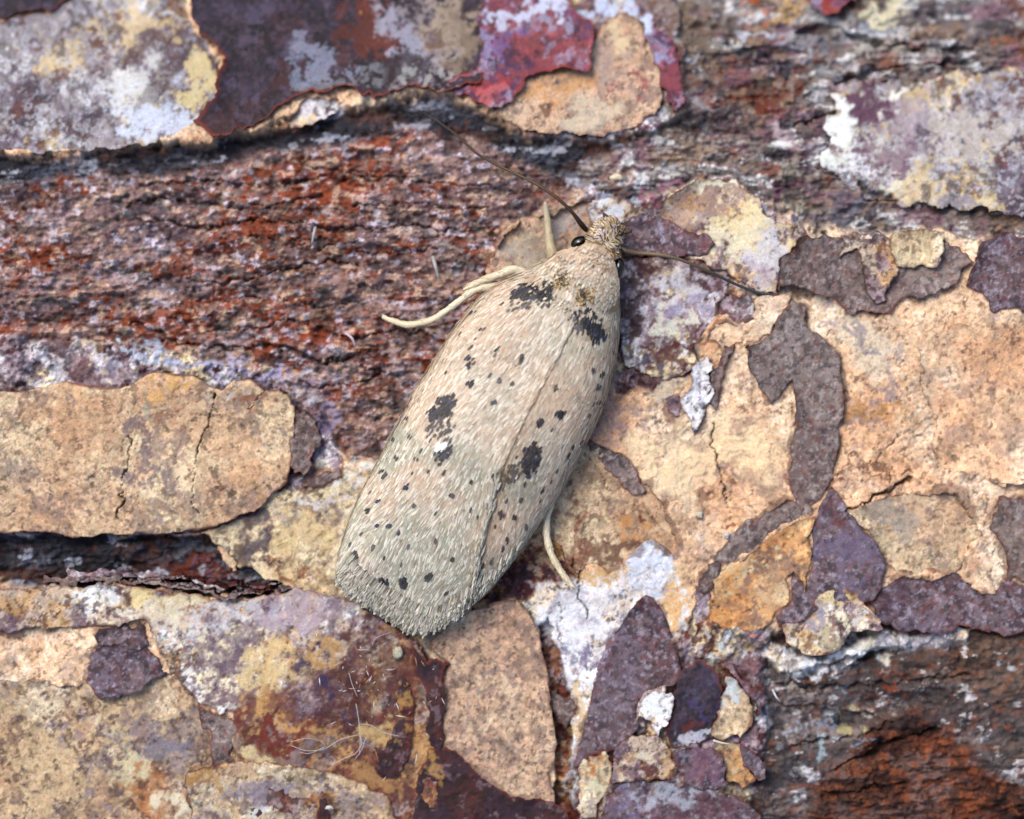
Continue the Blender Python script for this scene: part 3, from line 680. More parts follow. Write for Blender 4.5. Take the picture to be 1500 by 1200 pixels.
# flakes and plates lying on it: (name, outline, pigment, level, options)
FLAKES = [
    # --- top row
    ('bark_plate', [(-60, 40), (60, 20), (150, -20), (290, -60), (276, 0), (284, 40), (305, 62), (322, 88), (316, 130), (308, 158), (286, 182), (262, 198), (225, 208), (180, 218), (60, 222), (-60, 215)], 'frost', -.04, dict(rim=.3)),
    ('bark_plate', [(276, -60), (283, 30), (292, 52), (314, 64), (327, 86), (320, 112), (317, 146), (300, 162), (284, 172), (296, 186), (312, 201), (342, 195), (378, 181), (402, 162), (430, 145), (456, 132),
                    (476, 136), (497, 128), (530, 142), (550, 147), (580, 133), (600, 126), (620, 131), (652, 136), (690, 130), (720, 100), (720, -60)], 'purple', .14, dict(rim=1.1, curl=.05, thick=.11, rimw=.03, rimcol=(150, 76, 54))),
    ('bark_flake', [(702, 20), (706, 60), (702, 98), (690, 108), (665, 112), (648, 133), (668, 141), (690, 145), (705, 152), (718, 161), (740, 153), (757, 139), (767, 119), (790, 108), (830, 104), (862, 107), (866, 78), (868, 40), (850, 24), (838, 10), (800, -30), (730, -30)], 'magenta', .24, dict(rim=1, curl=.05, rimw=.024, rimcol=(160, 74, 62))),
    ('bark_plate', [(880, 42), (895, 23), (912, 18), (934, 30), (945, 60), (958, 92), (973, 130), (963, 160), (940, 180), (900, 194), (850, 200), (800, 196), (760, 186), (733, 166), (728, 140), (765, 90), (850, 80)], 'tangrey', .07, dict(rim=.5)),
    ('bark_flake', [(934, 28), (948, 16), (970, 48), (988, 74), (998, 110), (1001, 150), (988, 166), (977, 132), (957, 90), (946, 58)], 'magenta', .12, dict(rim=.7)),
    ('bark_flake', [(1188, -40), (1186, 6), (1200, 16), (1214, 22), (1232, 12), (1252, 4), (1262, -40)], 'magenta', .06, dict(rim=.6)),
    ('bark_flake', [(456, 140), (478, 142), (500, 136), (498, 152), (490, 166), (470, 178), (440, 186), (412, 190), (420, 170), (438, 152)], 'lilac', -.14, dict(rim=.5)),
    ('bark_plate', [(1226, 134), (1240, 128), (1256, 118), (1290, 120), (1322, 114), (1360, 120), (1398, 100), (1450, 108), (1490, 96), (1600, 110), (1640, 200), (1610, 290), (1540, 300), (1500, 318), (1440, 300), (1400, 312), (1360, 296), (1320, 300), (1300, 290), (1272, 292), (1262, 276), (1240, 270), (1232, 258), (1212, 252), (1200, 222), (1212, 200), (1208, 186), (1222, 160)], 'frost', -.12, dict(rim=.3, curl=-.05, rag=.14)),
    # --- between rust fibres and moth
    ('bark_flake', [(735, 347), (760, 324), (800, 312), (828, 302), (860, 296), (905, 320), (880, 420), (770, 425), (716, 408), (714, 386), (724, 366)], 'tangrey', -.06, dict(rim=1)),
    # --- pale plate round the right antenna
    ('bark_plate', [(862, 300), (890, 288), (930, 300), (955, 310), (985, 286), (1015, 268), (1050, 262), (1078, 262), (1098, 283), (1115, 310), (1128, 320), (1170, 335), (1181, 343), (1165, 360), (1143, 380), (1138, 410), (1140, 432), (1104, 425), (1078, 412), (1052, 398), (1010, 380), (950, 368), (900, 350), (868, 330)], 'creamlilac', .10, dict(rim=.9, curl=.02)),
    ('bark_flake', [(905, 332), (926, 318), (956, 315), (985, 326), (1010, 335), (1037, 345), (1046, 358), (1034, 371), (1008, 378), (960, 374), (915, 380), (900, 360)], 'purpleflake', .17, dict(rim=1)),
    ('bark_flake', [(905, 385), (960, 376), (1010, 384), (1058, 410), (1055, 440), (1050, 462), (1036, 482), (1026, 502), (1022, 530), (1000, 545), (970, 556), (938, 546), (915, 535), (905, 470)], 'lilac', .09, dict(rim=.8)),
    ('bark_flake', [(1052, 428), (1070, 424), (1092, 432), (1106, 446), (1104, 466), (1092, 475), (1070, 470), (1052, 460), (1048, 444)], 'lilac', .10, dict(rim=.9)),
    ('bark_flake', [(1180, 344), (1206, 342), (1230, 350), (1262, 352), (1300, 350), (1380, 352), (1420, 380), (1390, 420), (1320, 438), (1302, 460), (1250, 455), (1215, 441), (1185, 426), (1150, 418), (1140, 427), (1138, 402), (1145, 380), (1165, 364)], 'greyflake', .15, dict(rim=1, curl=.07, label='wide grey brown flake with a raised ragged edge beside the antenna')),
    ('bark_flake', [(1228, 348), (1246, 340), (1266, 344), (1292, 344), (1306, 364), (1311, 390), (1301, 414), (1296, 440), (1284, 446), (1266, 426), (1262, 390), (1250, 366), (1234, 372), (1226, 380), (1236, 362)], 'creamlilac', .24, dict(rim=1, curl=.05)),
    ('bark_flake', [(1305, 342), (1330, 338), (1380, 340), (1370, 392), (1320, 394), (1308, 386), (1302, 362)], 'cream', .27, dict(rim=.7)),
    ('bark_flake', [(1103, 440), (1130, 434), (1158, 437), (1147, 455), (1139, 470), (1129, 490), (1110, 501), (1084, 502), (1068, 512), (1054, 508), (1030, 515), (1032, 490), (1050, 472), (1080, 478), (1104, 468)], 'peach', .07, dict(rim=.7)),
    ('bark_flake', [(1158, 440), (1175, 444), (1181, 451), (1177, 466), (1181, 480), (1200, 490), (1215, 505), (1226, 516), (1229, 540), (1232, 562), (1236, 582), (1233, 612), (1228, 642), (1222, 682), (1214, 710), (1204, 722), (1192, 738), (1174, 746), (1164, 735), (1158, 715), (1154, 690), (1155, 664), (1161, 640), (1163, 610), (1164, 582), (1160, 556), (1145, 573), (1125, 592), (1110, 568), (1098, 545), (1095, 520), (1092, 506), (1114, 501), (1131, 486), (1139, 470), (1146, 454)], 'greyflake', .11, dict(rim=.7, rag=.08, terrace=0, label='tall grey hooked flake with a notched side')),
    ('bark_flake', [(1076, 504), (1066, 520), (1059, 540), (1055, 565), (1053, 590), (1046, 602), (1039, 596), (1041, 560), (1049, 530), (1056, 514)], 'greyflake', .09, dict(rim=.9)),
    ('bark_flake', [(1002, 575), (998, 598), (1009, 612), (1016, 634), (1023, 626), (1031, 605), (1041, 590), (1041, 563), (1044, 535), (1030, 520), (1008, 545)], 'white', .12, dict(rim=.8, curl=.05, label='white pointed tongue of bark with a red tip')),
    ('bark_flake', [(972, 582), (988, 576), (1000, 588), (998, 604), (990, 612), (980, 604)], 'lilac', .06, dict(rim=.9)),
    # --- right hand peach ground
    ('bark_flake', [(1218, 712), (1230, 729), (1241, 750), (1262, 775), (1285, 800), (1297, 830), (1292, 855), (1278, 880), (1262, 884), (1220, 880), (1180, 905), (1140, 918), (1136, 905), (1158, 884), (1156, 845), (1163, 830), (1172, 852), (1184, 862), (1187, 830), (1190, 790), (1192, 762), (1202, 738)], 'purpleflake', .10, dict(rim=.8, rag=.06, terrace=0, label='purple grey flake with a triangular upper end')),
    ('bark_flake', [(1185, 740), (1150, 734), (1120, 748), (1095, 760), (1068, 786), (1047, 812), (1052, 829), (1072, 826), (1096, 811), (1122, 790), (1152, 768), (1190, 753)], 'greyflake', .045, dict(rim=.6)),
    ('bark_plate', [(1188, 757), (1152, 771), (1120, 793), (1092, 815), (1062, 832), (1050, 852), (1040, 880), (1036, 906), (1060, 915), (1100, 918), (1126, 918), (1136, 900), (1155, 880), (1154, 842), (1162, 828), (1171, 848), (1178, 872), (1184, 850), (1187, 800)], 'orangetan', .05, dict(rim=.6)),
    ('bark_flake', [(1036, 826), (1052, 822), (1054, 840), (1048, 858), (1036, 872), (1024, 866), (1028, 846)], 'greyflake', .12, dict(rim=.8)),
    ('bark_plate', [(1236, 752), (1262, 742), (1286, 729), (1312, 724), (1400, 720), (1440, 780), (1400, 840), (1320, 838), (1300, 830), (1286, 798), (1262, 772)], 'tan', .04, dict(rim=.6)),
    ('bark_flake', [(1270, 884), (1292, 862), (1320, 842), (1360, 848), (1400, 836), (1440, 868), (1500, 862), (1640, 880), (1640, 940), (1520, 922), (1470, 934), (1420, 918), (1380, 930), (1340, 922), (1296, 916), (1282, 900)], 'purpleflake', .0, dict(rim=.9)),
    ('bark_plate', [(1143, 915), (1161, 899), (1191, 885), (1201, 869), (1223, 863), (1240, 863), (1255, 875), (1268, 888), (1284, 901), (1293, 917), (1268, 922), (1241, 930), (1236, 943), (1217, 956), (1196, 959), (1172, 953), (1151, 941)], 'creamlilac', .13, dict(rim=.7, curl=.03)),
    ('bark_flake', [(1018, 856), (1040, 868), (1038, 904), (1026, 915), (1012, 936), (1007, 930), (1012, 890)], 'lilac', .08, dict(rim=.9)),
    # --- beside the moth
    ('bark_plate', [(840, 640), (870, 648), (905, 665), (932, 688), (952, 712), (974, 745), (986, 780), (991, 802), (984, 816), (962, 792), (936, 798), (914, 828), (890, 838), (862, 830), (846, 850), (820, 800), (790, 780), (800, 700)], 'tan', .03, dict(rim=.8)),
    ('bark_flake', [(858, 648), (876, 650), (892, 656), (906, 660), (918, 670), (930, 685), (936, 700), (946, 716), (930, 726), (914, 716), (905, 700), (890, 690), (870, 670)], 'greyflake', .10, dict(rim=1)),
    ('bark_plate', [(730, 880), (758, 878), (776, 900), (789, 925), (795, 960), (803, 990), (806, 1020), (811, 1060), (816, 1090), (812, 1112), (802, 1130), (812, 1160), (815, 1260), (760, 1260), (700, 1160), (668, 1112), (648, 1098), (646, 1050), (650, 1000), (656, 970), (630, 950), (640, 930), (680, 900)], 'tangrey', .06, dict(rim=.8, rag=.05, label='smooth speckled tan plate below the tip of the moth')),
    ('bark_flake', [(945, 871), (957, 876), (970, 895), (985, 930), (993, 960), (996, 985), (986, 1003), (960, 1011), (936, 1029), (932, 1046), (936, 1066), (902, 1098), (870, 1108), (843, 1124), (847, 1095), (860, 1050), (870, 1000), (884, 955), (905, 920), (926, 890)], 'purpleflake', .09, dict(rim=.7, rag=.05, terrace=0, label='grey purple diamond shaped flake on white bark')),
    ('bark_flake', [(800, 1010), (810, 1012), (834, 1022), (834, 1050), (828, 1068), (816, 1060), (806, 1040)], 'greyflake', -.02, dict(rim=.9)),
    # --- lower right cluster
    ('bark_flake', [(843, 1182), (847, 1123), (870, 1108), (892, 1100), (897, 1138), (882, 1168), (870, 1200), (850, 1196)], 'cream', .12, dict(rim=.9)),
    ('bark_flake', [(896, 1101), (918, 1082), (944, 1075), (963, 1075), (978, 1093), (988, 1119), (982, 1140), (959, 1138), (937, 1140), (899, 1147)], 'creamlilac', .15, dict(rim=.9, curl=.03)),
    ('bark_flake', [(932, 1034), (948, 1019), (982, 1008), (986, 1030), (975, 1063), (964, 1076), (948, 1056)], 'white', .17, dict(rim=.7, curl=.03)),
    ('bark_flake', [(985, 1010), (1000, 980), (1020, 964), (1052, 988), (1054, 1020), (1046, 1065), (1022, 1092), (986, 1096), (974, 1068), (987, 1040)], 'purple', .10, dict(rim=.8)),
    ('bark_flake', [(1062, 988), (1075, 993), (1090, 1010), (1103, 1036), (1100, 1064), (1084, 1080), (1060, 1084), (1041, 1077), (1047, 1042), (1057, 1014)], 'tan', .09, dict(rim=.8)),
    ('bark_flake', [(1060, 967), (1074, 973), (1090, 997), (1112, 1010), (1122, 1028), (1114, 1044), (1106, 1050), (1101, 1024), (1089, 1008), (1074, 990)], 'purpleflake', .13, dict(rim=.9, curl=.03)),
    ('bark_flake', [(985, 1099), (1019, 1091), (1048, 1098), (1063, 1123), (1067, 1146), (1041, 1154), (1004, 1147), (988, 1123)], 'purpleflake', .08, dict(rim=.7)),
    ('bark_flake', [(1046, 1090), (1064, 1087), (1084, 1093), (1096, 1123), (1105, 1142), (1086, 1154), (1069, 1146), (1058, 1114)], 'orangetan', .03, dict(rim=.6)),
    ('bark_flake', [(1079, 1089), (1097, 1096), (1113, 1116), (1121, 1139), (1109, 1142), (1093, 1123)], 'purpleflake', .12, dict(rim=.9, curl=.03)),
    ('bark_plate', [(880, 1212), (892, 1164), (922, 1144), (959, 1144), (989, 1150), (1019, 1151), (1060, 1161), (1094, 1176), (1113, 1192), (1118, 1270), (880, 1270)], 'purpleflake', .10, dict(rim=.8)),
    # --- left
    ('bark_plate', [(-140, 590), (-60, 566), (20, 574), (90, 560), (140, 566), (180, 568), (196, 561), (215, 549), (240, 545), (270, 548), (296, 556), (312, 568), (326, 572), (344, 557), (366, 555), (386, 572), (410, 570), (424, 580), (432, 602), (430, 640), (428, 672), (421, 706), (412, 716), (396, 728), (384, 741), (360, 752), (330, 765), (300, 775), (250, 781), (200, 783), (120, 786), (40, 778), (-60, 790), (-140, 780)], 'tan', .12, dict(rim=1, curl=-.03, step=.013, rag=.06, label='large rounded tan plate with a fine crack')),
    ('bark_flake', [(433, 604), (446, 598), (456, 610), (466, 626), (471, 650), (460, 682), (446, 696), (434, 694), (428, 672), (431, 640)], 'greyflake', .02, dict(rim=1)),
    ('bark_flake', [(440, 715), (458, 700), (480, 690), (498, 684), (500, 700), (478, 712), (458, 716)], 'greyflake', .05, dict(rim=.9)),
    ('bark_plate', [(-60, 864), (60, 860), (180, 858), (260, 868), (330, 877), (400, 869), (450, 864), (500, 874), (560, 906), (606, 936), (622, 960), (628, 1000), (632, 1060), (640, 1110), (640, 1200), (620, 1280), (325, 1280), (335, 1150), (345, 1100), (340, 1040), (332, 1036), (322, 1047), (305, 1032), (290, 1028), (275, 1010), (255, 985), (245, 960), (222, 930), (214, 906), (180, 914), (60, 920), (-60, 915)], 'creamlilac', .10, dict(rim=.8, curl=.02, mix='redbrown', label='broad mottled plate, cream above and red brown below the moth')),
    ('bark_flake', [(140, 930), (158, 918), (182, 916), (206, 912), (218, 930), (218, 945), (205, 953), (180, 945), (146, 946)], 'purpleflake', .13, dict(rim=.8)),
    ('bark_flake', [(130, 958), (150, 944), (180, 944), (218, 950), (238, 975), (244, 990), (222, 996), (212, 1006), (182, 1021), (150, 1026), (128, 1000)], 'purpleflake', .06, dict(rim=.9)),
    ('bark_plate', [(-60, 990), (60, 1000), (180, 1005), (230, 975), (252, 985), (274, 1012), (290, 1032), (303, 1060), (308, 1095), (304, 1120), (276, 1132), (274, 1160), (285, 1190), (270, 1280), (-60, 1280)], 'creamtan', -.02, dict(rim=.4)),
    ('bark_flake', [(294, 1034), (324, 1050), (337, 1050), (341, 1080), (336, 1100), (339, 1120), (310, 1124), (308, 1092), (303, 1060)], 'greyflake', .02, dict(rim=.7)),
    ('bark_plate', [(274, 1131), (300, 1122), (345, 1115), (420, 1120), (480, 1128), (540, 1150), (580, 1185), (590, 1280), (290, 1280), (282, 1190), (272, 1152)], 'creamtan', .16, dict(rim=1)),
    ('bark_flake', [(606, 944), (626, 970), (644, 966), (658, 969), (655, 1000), (648, 1050), (648, 1100), (632, 1092), (622, 1050), (625, 1010), (606, 980)], 'maroon', .15, dict(rim=.8)),
    ('bark_flake', [(585, 990), (600, 1000), (610, 1030), (606, 1060), (600, 1100), (585, 1130), (560, 1140), (555, 1110), (575, 1080), (582, 1040)], 'maroon', .16, dict(rim=.8)),
    ('bark_flake', [(628, 1095), (665, 1098), (700, 1132), (740, 1160), (800, 1172), (832, 1196), (835, 1280), (600, 1280), (606, 1190), (612, 1130)], 'maroon', .15, dict(rim=.8)),
    ('bark_flake', [(462, 1190), (470, 1168), (480, 1168), (478, 1190), (472, 1230), (456, 1240)], 'maroon', .20, dict(rim=.9)),
    ('bark_flake', [(60, 846), (180, 846), (240, 851), (300, 859), (329, 872), (346, 861), (382, 865), (424, 857), (428, 862), (385, 871), (348, 867), (330, 880), (296, 866), (240, 858), (180, 853), (60, 853)], 'greyflake', .03, dict(rim=.3, step=.013)),
    ('bark_flake', [(100, 838), (180, 838), (230, 842), (290, 850), (330, 864), (345, 856), (380, 858), (420, 850), (380, 862), (346, 859), (330, 868), (290, 855), (230, 847), (100, 844)], 'lilac', -.04, dict(rim=.3, step=.013)),
    ('bark_flake', [(316, 792), (326, 800), (338, 820), (346, 836), (340, 838), (330, 826), (318, 806)], 'tan', -.06, dict(rim=.6)),
    # --- beyond the frame's right hand part
    ('bark_plate', [(1352, 486), (1400, 474), (1450, 484), (1500, 470), (1620, 490), (1640, 690), (1540, 694), (1470, 712), (1420, 690), (1384, 694), (1362, 660), (1372, 610), (1344, 560)], 'peach', .05, dict(rim=.35)),
    ('bark_flake', [(1436, 356), (1470, 340), (1520, 350), (1620, 344), (1640, 430), (1560, 436), (1530, 466), (1490, 450), (1452, 458), (1440, 430), (1412, 420), (1424, 390)], 'purpleflake', .1, dict(rim=.9)),
    ('bark_flake', [(1462, 726), (1500, 734), (1540, 716), (1640, 740), (1630, 850), (1560, 842), (1530, 872), (1490, 846), (1476, 856), (1470, 800), (1448, 776)], 'greyflake', .08, dict(rim=.9)),
    ('bark_plate', [(-60, -60), (130, -60), (120, -10), (60, 14), (-60, 34)], 'purple', .1, dict(rim=.8)),
]
ROUT = [ragged(PP(f[1]), f[4].get('rag', .12)) for f in FLAKES]


# each stain lies on the uppermost flake under its middle, or on the ground
BLOT_OWNER = []
for _b in BLOTS:
    _x, _y = (np.array([v], dtype=F) for v in P(_b[0], _b[1]))
    _best = None
    for _i, _f in enumerate(FLAKES):
        if sdf(_x, _y, PP(_f[1]))[0] > 0 and (_best is None or _f[3] >= FLAKES[_best][3]):
            _best = _i
    BLOT_OWNER.append(_best)


def world_xy(x, y):
    s = 1 - H0(x, y) / D
    return x * s, y * s


def flake_level(i, x, y, d):
    lv, op = FLAKES[i][3], FLAKES[i][4]
    z = H0(x, y) + lv * (.52 if lv > 0 else 1) + (op.get('curl', 0) * .8 + .06 * np.maximum(fbm(x, y, .9, 660 + i, 3) - .4, 0)) * np.exp(-np.maximum(d, 0) / 0.16)
    z = z + 0.014 * fbm(x, y, 1.2, 400 + i, 3) + 0.003 * fbm(x, y, 9, 430 + i, 3)
    return z - 0.008 * np.exp(-np.maximum(d, 0) / 0.015)


def axis_pts(a, b, dense_a, dense_b, fine, coarse):
    return np.concatenate([np.arange(a, dense_a, coarse), np.arange(dense_a, dense_b, fine), np.arange(dense_b, b + coarse, coarse)])


def make_base():
    xs = axis_pts(-13, 13, -7.75, 7.75, 0.0185, 0.11)
    ys = axis_pts(-11, 11, -6.25, 6.25, 0.0185, 0.11)
    X, Y = np.meshgrid(xs, ys)
    shp = X.shape
    x, y = X.ravel().astype(F), Y.ravel().astype(F)
    n = len(x)
    h0 = H0(x, y).astype(F)
    col = pigment(x, y, 'peach', 5)
    h = relief('flat', x, y, 6)
    wx = x + 0.035 * fbm(x, y, 4, 61, 4)
    wy = y + 0.035 * fbm(x, y, 4, 62, 4)
    for poly, pal, lv, kind, soft, seed in ZONES:
        pg = PP(poly)
        lo, hi = pg.min(0) - .4, pg.max(0) + .4
        idx = np.nonzero((x > lo[0]) & (x < hi[0]) & (y > lo[1]) & (y < hi[1]))[0]
        d = sdf(wx[idx], wy[idx], catmull(pg, .5))
        keep = d > -soft / 100
        idx, d = idx[keep], d[keep]
        m = sstep(d / (2 * soft / 100) + .5)
        c = pigment(x[idx], y[idx], pal, seed)
        col[idx] = col[idx] * (1 - m[:, None]) + c * m[:, None]
        h[idx] = h[idx] * (1 - m) + (lv + relief(kind, x[idx], y[idx], seed * 9)) * m
    st, ti, ed = terrace(x, y, 611)
    flat = sstep((h + .16) / .08)
    col = layer_tint(col, ti, ed * flat)
    h = h + .016 * st * flat
    col = blots(x, y, col)
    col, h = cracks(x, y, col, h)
    # the red inner cork shows along the broken edges of the flakes
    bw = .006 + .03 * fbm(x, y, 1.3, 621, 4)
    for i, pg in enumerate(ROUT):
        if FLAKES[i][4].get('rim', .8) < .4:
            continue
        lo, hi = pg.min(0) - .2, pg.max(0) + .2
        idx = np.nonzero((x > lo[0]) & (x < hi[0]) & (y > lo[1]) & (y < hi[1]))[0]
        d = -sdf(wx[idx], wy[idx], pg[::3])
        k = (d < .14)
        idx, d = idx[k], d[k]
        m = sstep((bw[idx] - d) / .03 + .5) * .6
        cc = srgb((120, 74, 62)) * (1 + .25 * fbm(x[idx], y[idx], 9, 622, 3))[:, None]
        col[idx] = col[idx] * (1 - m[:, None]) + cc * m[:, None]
    z = h0 + h
    # the ground stays clear beneath each flake
    for i, pg in enumerate(ROUT):
        lo, hi = pg.min(0), pg.max(0)
        idx = np.nonzero((x > lo[0]) & (x < hi[0]) & (y > lo[1]) & (y < hi[1]))[0]
        if not len(idx):
            continue
        d = sdf(x[idx], y[idx], pg[::3])
        k = d > 0.03
        idx = idx[k]
        z[idx] = np.minimum(z[idx], h0[idx] + FLAKES[i][3] * (.52 if FLAKES[i][3] > 0 else 1) - .08)
    wxx, wyy = world_xy(x, y)
    v = np.stack([wxx, wyy, z], 1)
    R, C = shp
    q = (np.arange(R - 1)[:, None] * C + np.arange(C - 1)[None, :]).ravel()
    faces = np.stack([q, q + 1, q + C + 1, q + C], 1)
    return build('bark', v, faces, col, M_BARK)


bark = make_base()
bark['kind'] = 'structure'


def grid_patch(pg, step, pad=0):
    """quads filling a polygon, border vertices snapped onto its outline"""
    lo, hi = pg.min(0), pg.max(0)
    xs = np.arange(lo[0] - step, hi[0] + 2 * step, step)
    ys = np.arange(lo[1] - step, hi[1] + 2 * step, step)
    X, Y = np.meshgrid(xs, ys)
    R, C = X.shape
    cx, cy = (X[:-1, :-1] + step / 2).ravel(), (Y[:-1, :-1] + step / 2).ravel()
    ins = sdf(cx.astype(F), cy.astype(F), pg) > 0
    q = (np.arange(R - 1)[:, None] * C + np.arange(C - 1)[None, :]).ravel()[ins]
    faces = np.stack([q, q + 1, q + C + 1, q + C], 1)
    used = np.unique(faces)
    remap = np.full(R * C, -1)
    remap[used] = np.arange(len(used))
    faces = remap[faces]
    x, y = X.ravel()[used].copy(), Y.ravel()[used].copy()
    # border edges (directed, interior on the left)
    e = np.concatenate([faces[:, [0, 1]], faces[:, [1, 2]], faces[:, [2, 3]], faces[:, [3, 0]]])
    key = e[:, 0].astype(np.int64) * (len(used) + 1) + e[:, 1]
    rkey = e[:, 1].astype(np.int64) * (len(used) + 1) + e[:, 0]
    be = e[~np.isin(key, rkey)]
    bv = np.unique(be)
    # nearest outline point
    A = pg
    B = np.roll(pg, -1, 0)
    for s in range(0, len(bv), 400):
        b = bv[s:s + 400]
        p = np.stack([x[b], y[b]], 1)[:, None, :]
        E = (B - A)[None]
        t = np.clip(((p - A[None]) * E).sum(2) / ((E * E).sum(2) + 1e-12), 0, 1)
        c = A[None] + t[..., None] * E
        dd = ((p - c) ** 2).sum(2)
        j = dd.argmin(1)
        x[b] = c[np.arange(len(b)), j, 0]
        y[b] = c[np.arange(len(b)), j, 1]
    return x, y, faces, be


def skirt(x, y, z, be, thick, inset, drop, ctop, cedge):
    """walls round a patch: edge face, then an undercut"""
    bv = np.unique(be)
    rem = {int(b): k for k, b in enumerate(bv)}
    n = len(bv)
    nx = np.zeros(n)
    ny = np.zeros(n)
    a = np.array([rem[int(k)] for k in be[:, 0]])
    b = np.array([rem[int(k)] for k in be[:, 1]])
    ex, ey = x[be[:, 1]] - x[be[:, 0]], y[be[:, 1]] - y[be[:, 0]]
    np.add.at(nx, a, -ey)
    np.add.at(nx, b, -ey)
    np.add.at(ny, a, ex)
    np.add.at(ny, b, ex)
    L = np.hypot(nx, ny) + 1e-9
    nx, ny = nx / L, ny / L
    bx, by, bz = x[bv], y[bv], z[bv]
    r0 = np.stack([bx, by, bz], 1)
    r1 = np.stack([bx + nx * .004, by + ny * .004, bz - thick], 1)
    r2 = np.stack([bx + nx * inset, by + ny * inset, bz - thick - drop], 1)
    v = np.concatenate([r0, r1, r2])
    f = np.concatenate([np.stack([b, a, a + n, b + n], 1), np.stack([b + n, a + n, a + 2 * n, b + 2 * n], 1)])
    return v, f


def make_flake(i):
    name, poly, pal, lv, op = FLAKES[i]
    pg = ROUT[i]
    area = np.prod(pg.max(0) - pg.min(0))
    x, y, faces, be = grid_patch(pg, op.get('step', 0.0185 if area < 14 else 0.021))
    x, y = x.astype(F), y.astype(F)
    d = np.maximum(sdf(x, y, pg[::2]), 0)
    z = flake_level(i, x, y, d).astype(F)
    col = pigment(x, y, pal, 500 + i * 3)
    if op.get('mix'):
        c2 = pigment(x, y, op['mix'], 900 + i)
        up, vp = 750 + x * 100, 600 - y * 100
        m = sstep(((up - 380) / 160 + (vp - 980) / 110 + .55 * fbm(x, y, 1.1, 55, 5)) / 1.2)
        m = (m * sstep((up - 330) / 30) * .92)[:, None]
        col = col * (1 - m) + c2 * m
    st, ti, ed = terrace(x, y, 640 + i, .95, 1.3)
    if op.get('terrace', 1):
        col = layer_tint(col, ti, ed, .6)
        z = z + .008 * st
    col = blots(x, y, col, i)
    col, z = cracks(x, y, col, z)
    rim = op.get('rim', .8)
    rw = op.get('rimw', .016) + 0.013 * fbm(x, y, 2.2, 40 + i, 4)
    m = (sstep(1.3 - d / np.maximum(rw, .006)) * rim * .85)[:, None]
    redness = sstep(fbm(x, y, 1.2, 45 + i, 2) * .5 + .5)[:, None]
    rc = srgb(op.get('rimcol', (92, 58, 52))) * (1 - redness) + srgb((142, 78, 62)) * redness
    col = col * (1 - m) + rc * m
    th = op.get('thick', .05)
    v2, f2 = skirt(x, y, z, be, th, .07, .22, None, None)
    X, Y = world_xy(x, y)
    v = np.concatenate([np.stack([X, Y, z], 1), np.stack([*world_xy(v2[:, 0], v2[:, 1]), v2[:, 2]], 1)])
    c2 = np.empty((len(v2), 3), dtype=F)
    c2[:] = srgb((116, 62, 48))
    c2 *= np.clip(1 + .25 * fbm(v2[:, 0].astype(F), v2[:, 1].astype(F), 6, 77, 3), .5, 1.5)[:, None]
    faces = np.concatenate([faces, f2 + len(x)])
    ob = build(name, v, faces, np.concatenate([col, c2]), M_FLAKE, bark)
    if op.get('label'):
        ob['label'] = op['label']
    return ob


for i in range(len(FLAKES)):
    make_flake(i)

# ------------------------------------------------------------------ the moth
OUT = PP([(846, 362), (818, 370), (790, 384), (768, 397), (742, 407), (716, 424), (690, 450), (660, 490), (631, 535), (608, 570), (594, 600), (575, 635), (556, 670), (537, 705),
          (520, 740), (507, 775), (498, 805), (493, 832), (495, 848), (508, 864), (530, 880), (556, 896), (582, 913), (604, 924), (632, 925), (660, 912), (686, 893), (710, 872),
          (736, 842), (762, 808), (786, 774), (810, 740), (831, 705), (851, 665), (869, 630), (886, 590), (897, 550), (905, 510), (908, 470), (906, 432), (901, 402), (885, 372)])
OUTC = catmull(OUT, .08)
SEAM = PP([(846, 452), (838, 480), (822, 515), (804, 548), (786, 582), (768, 618), (752, 652), (738, 684), (727, 714), (718, 745), (708, 785), (698, 830), (690, 893)])
SEAMC = catmull(SEAM, .08, False)
HEADP, TAILP = np.array(P(888, 345)), np.array(P(592, 905))
AX = (TAILP - HEADP)
ALEN = np.linalg.norm(AX)
AX = AX / ALEN
LAT = np.array([-AX[1], AX[0]])              # towards the right wing's side
if LAT[0] < 0:
    LAT = -LAT
GROUND = 0.12


def moth_z(x, y):
    d = np.maximum(sdf(x, y, OUTC), 0)
    a = ((x - HEADP[0]) * AX[0] + (y - HEADP[1]) * AX[1]) / ALEN
    h = np.interp(a, [0, .08, .18, .35, .6, .8, 1.0], [.42, .62, .80, .82, .66, .46, .26])
    R = np.interp(a, [0, .15, .5, 1], [.8, 1.0, 1.15, .9])
    t = np.clip(d / R, 0, 1)
    return H0(x, y) + GROUND + np.interp(a, [0, .6, 1], [.14, .12, .07]) + h * np.sqrt(np.clip(1 - (1 - t) ** 2.2, 0, 1)) ** .85


moth = bpy.data.objects.new('moth', None)
COL.objects.link(moth)
MO = np.array([*P(705, 630), 0.12])
moth.location = MO
moth.empty_display_size = .3
moth['label'] = 'beige moth with black specks resting folded winged on the bark'
moth['category'] = 'moth'


def mbuild(name, v, f, c, mat, parent=moth, smooth=True):
    v = np.asarray(v, dtype=np.float64)
    return build(name, v - MO, f, c, mat, parent, smooth)


# wing outlines: the left one overlaps the right one along the seam
iL = 5                                       # outline index at (716,424) side is all left; split at front and tail
left_poly = np.array([p for p in OUT[1:26]] + [P(690, 893)] + list(SEAM[::-1][1:]) + [P(812, 430), P(800, 400)])
right_poly = np.array(list(SEAM) + list(OUT[27:41]) + [P(880, 400), P(862, 440)])
# the right wing reaches under the left one
right_poly[:len(SEAM)] += np.array([-.22, -.02])
LW = catmull(left_poly, .05)
RW = catmull(right_poly, .05)


def left_z(x, y):
    ds = linedist(x, y, SEAMC)
    return moth_z(x, y) + .022 * np.exp(-ds / .22)


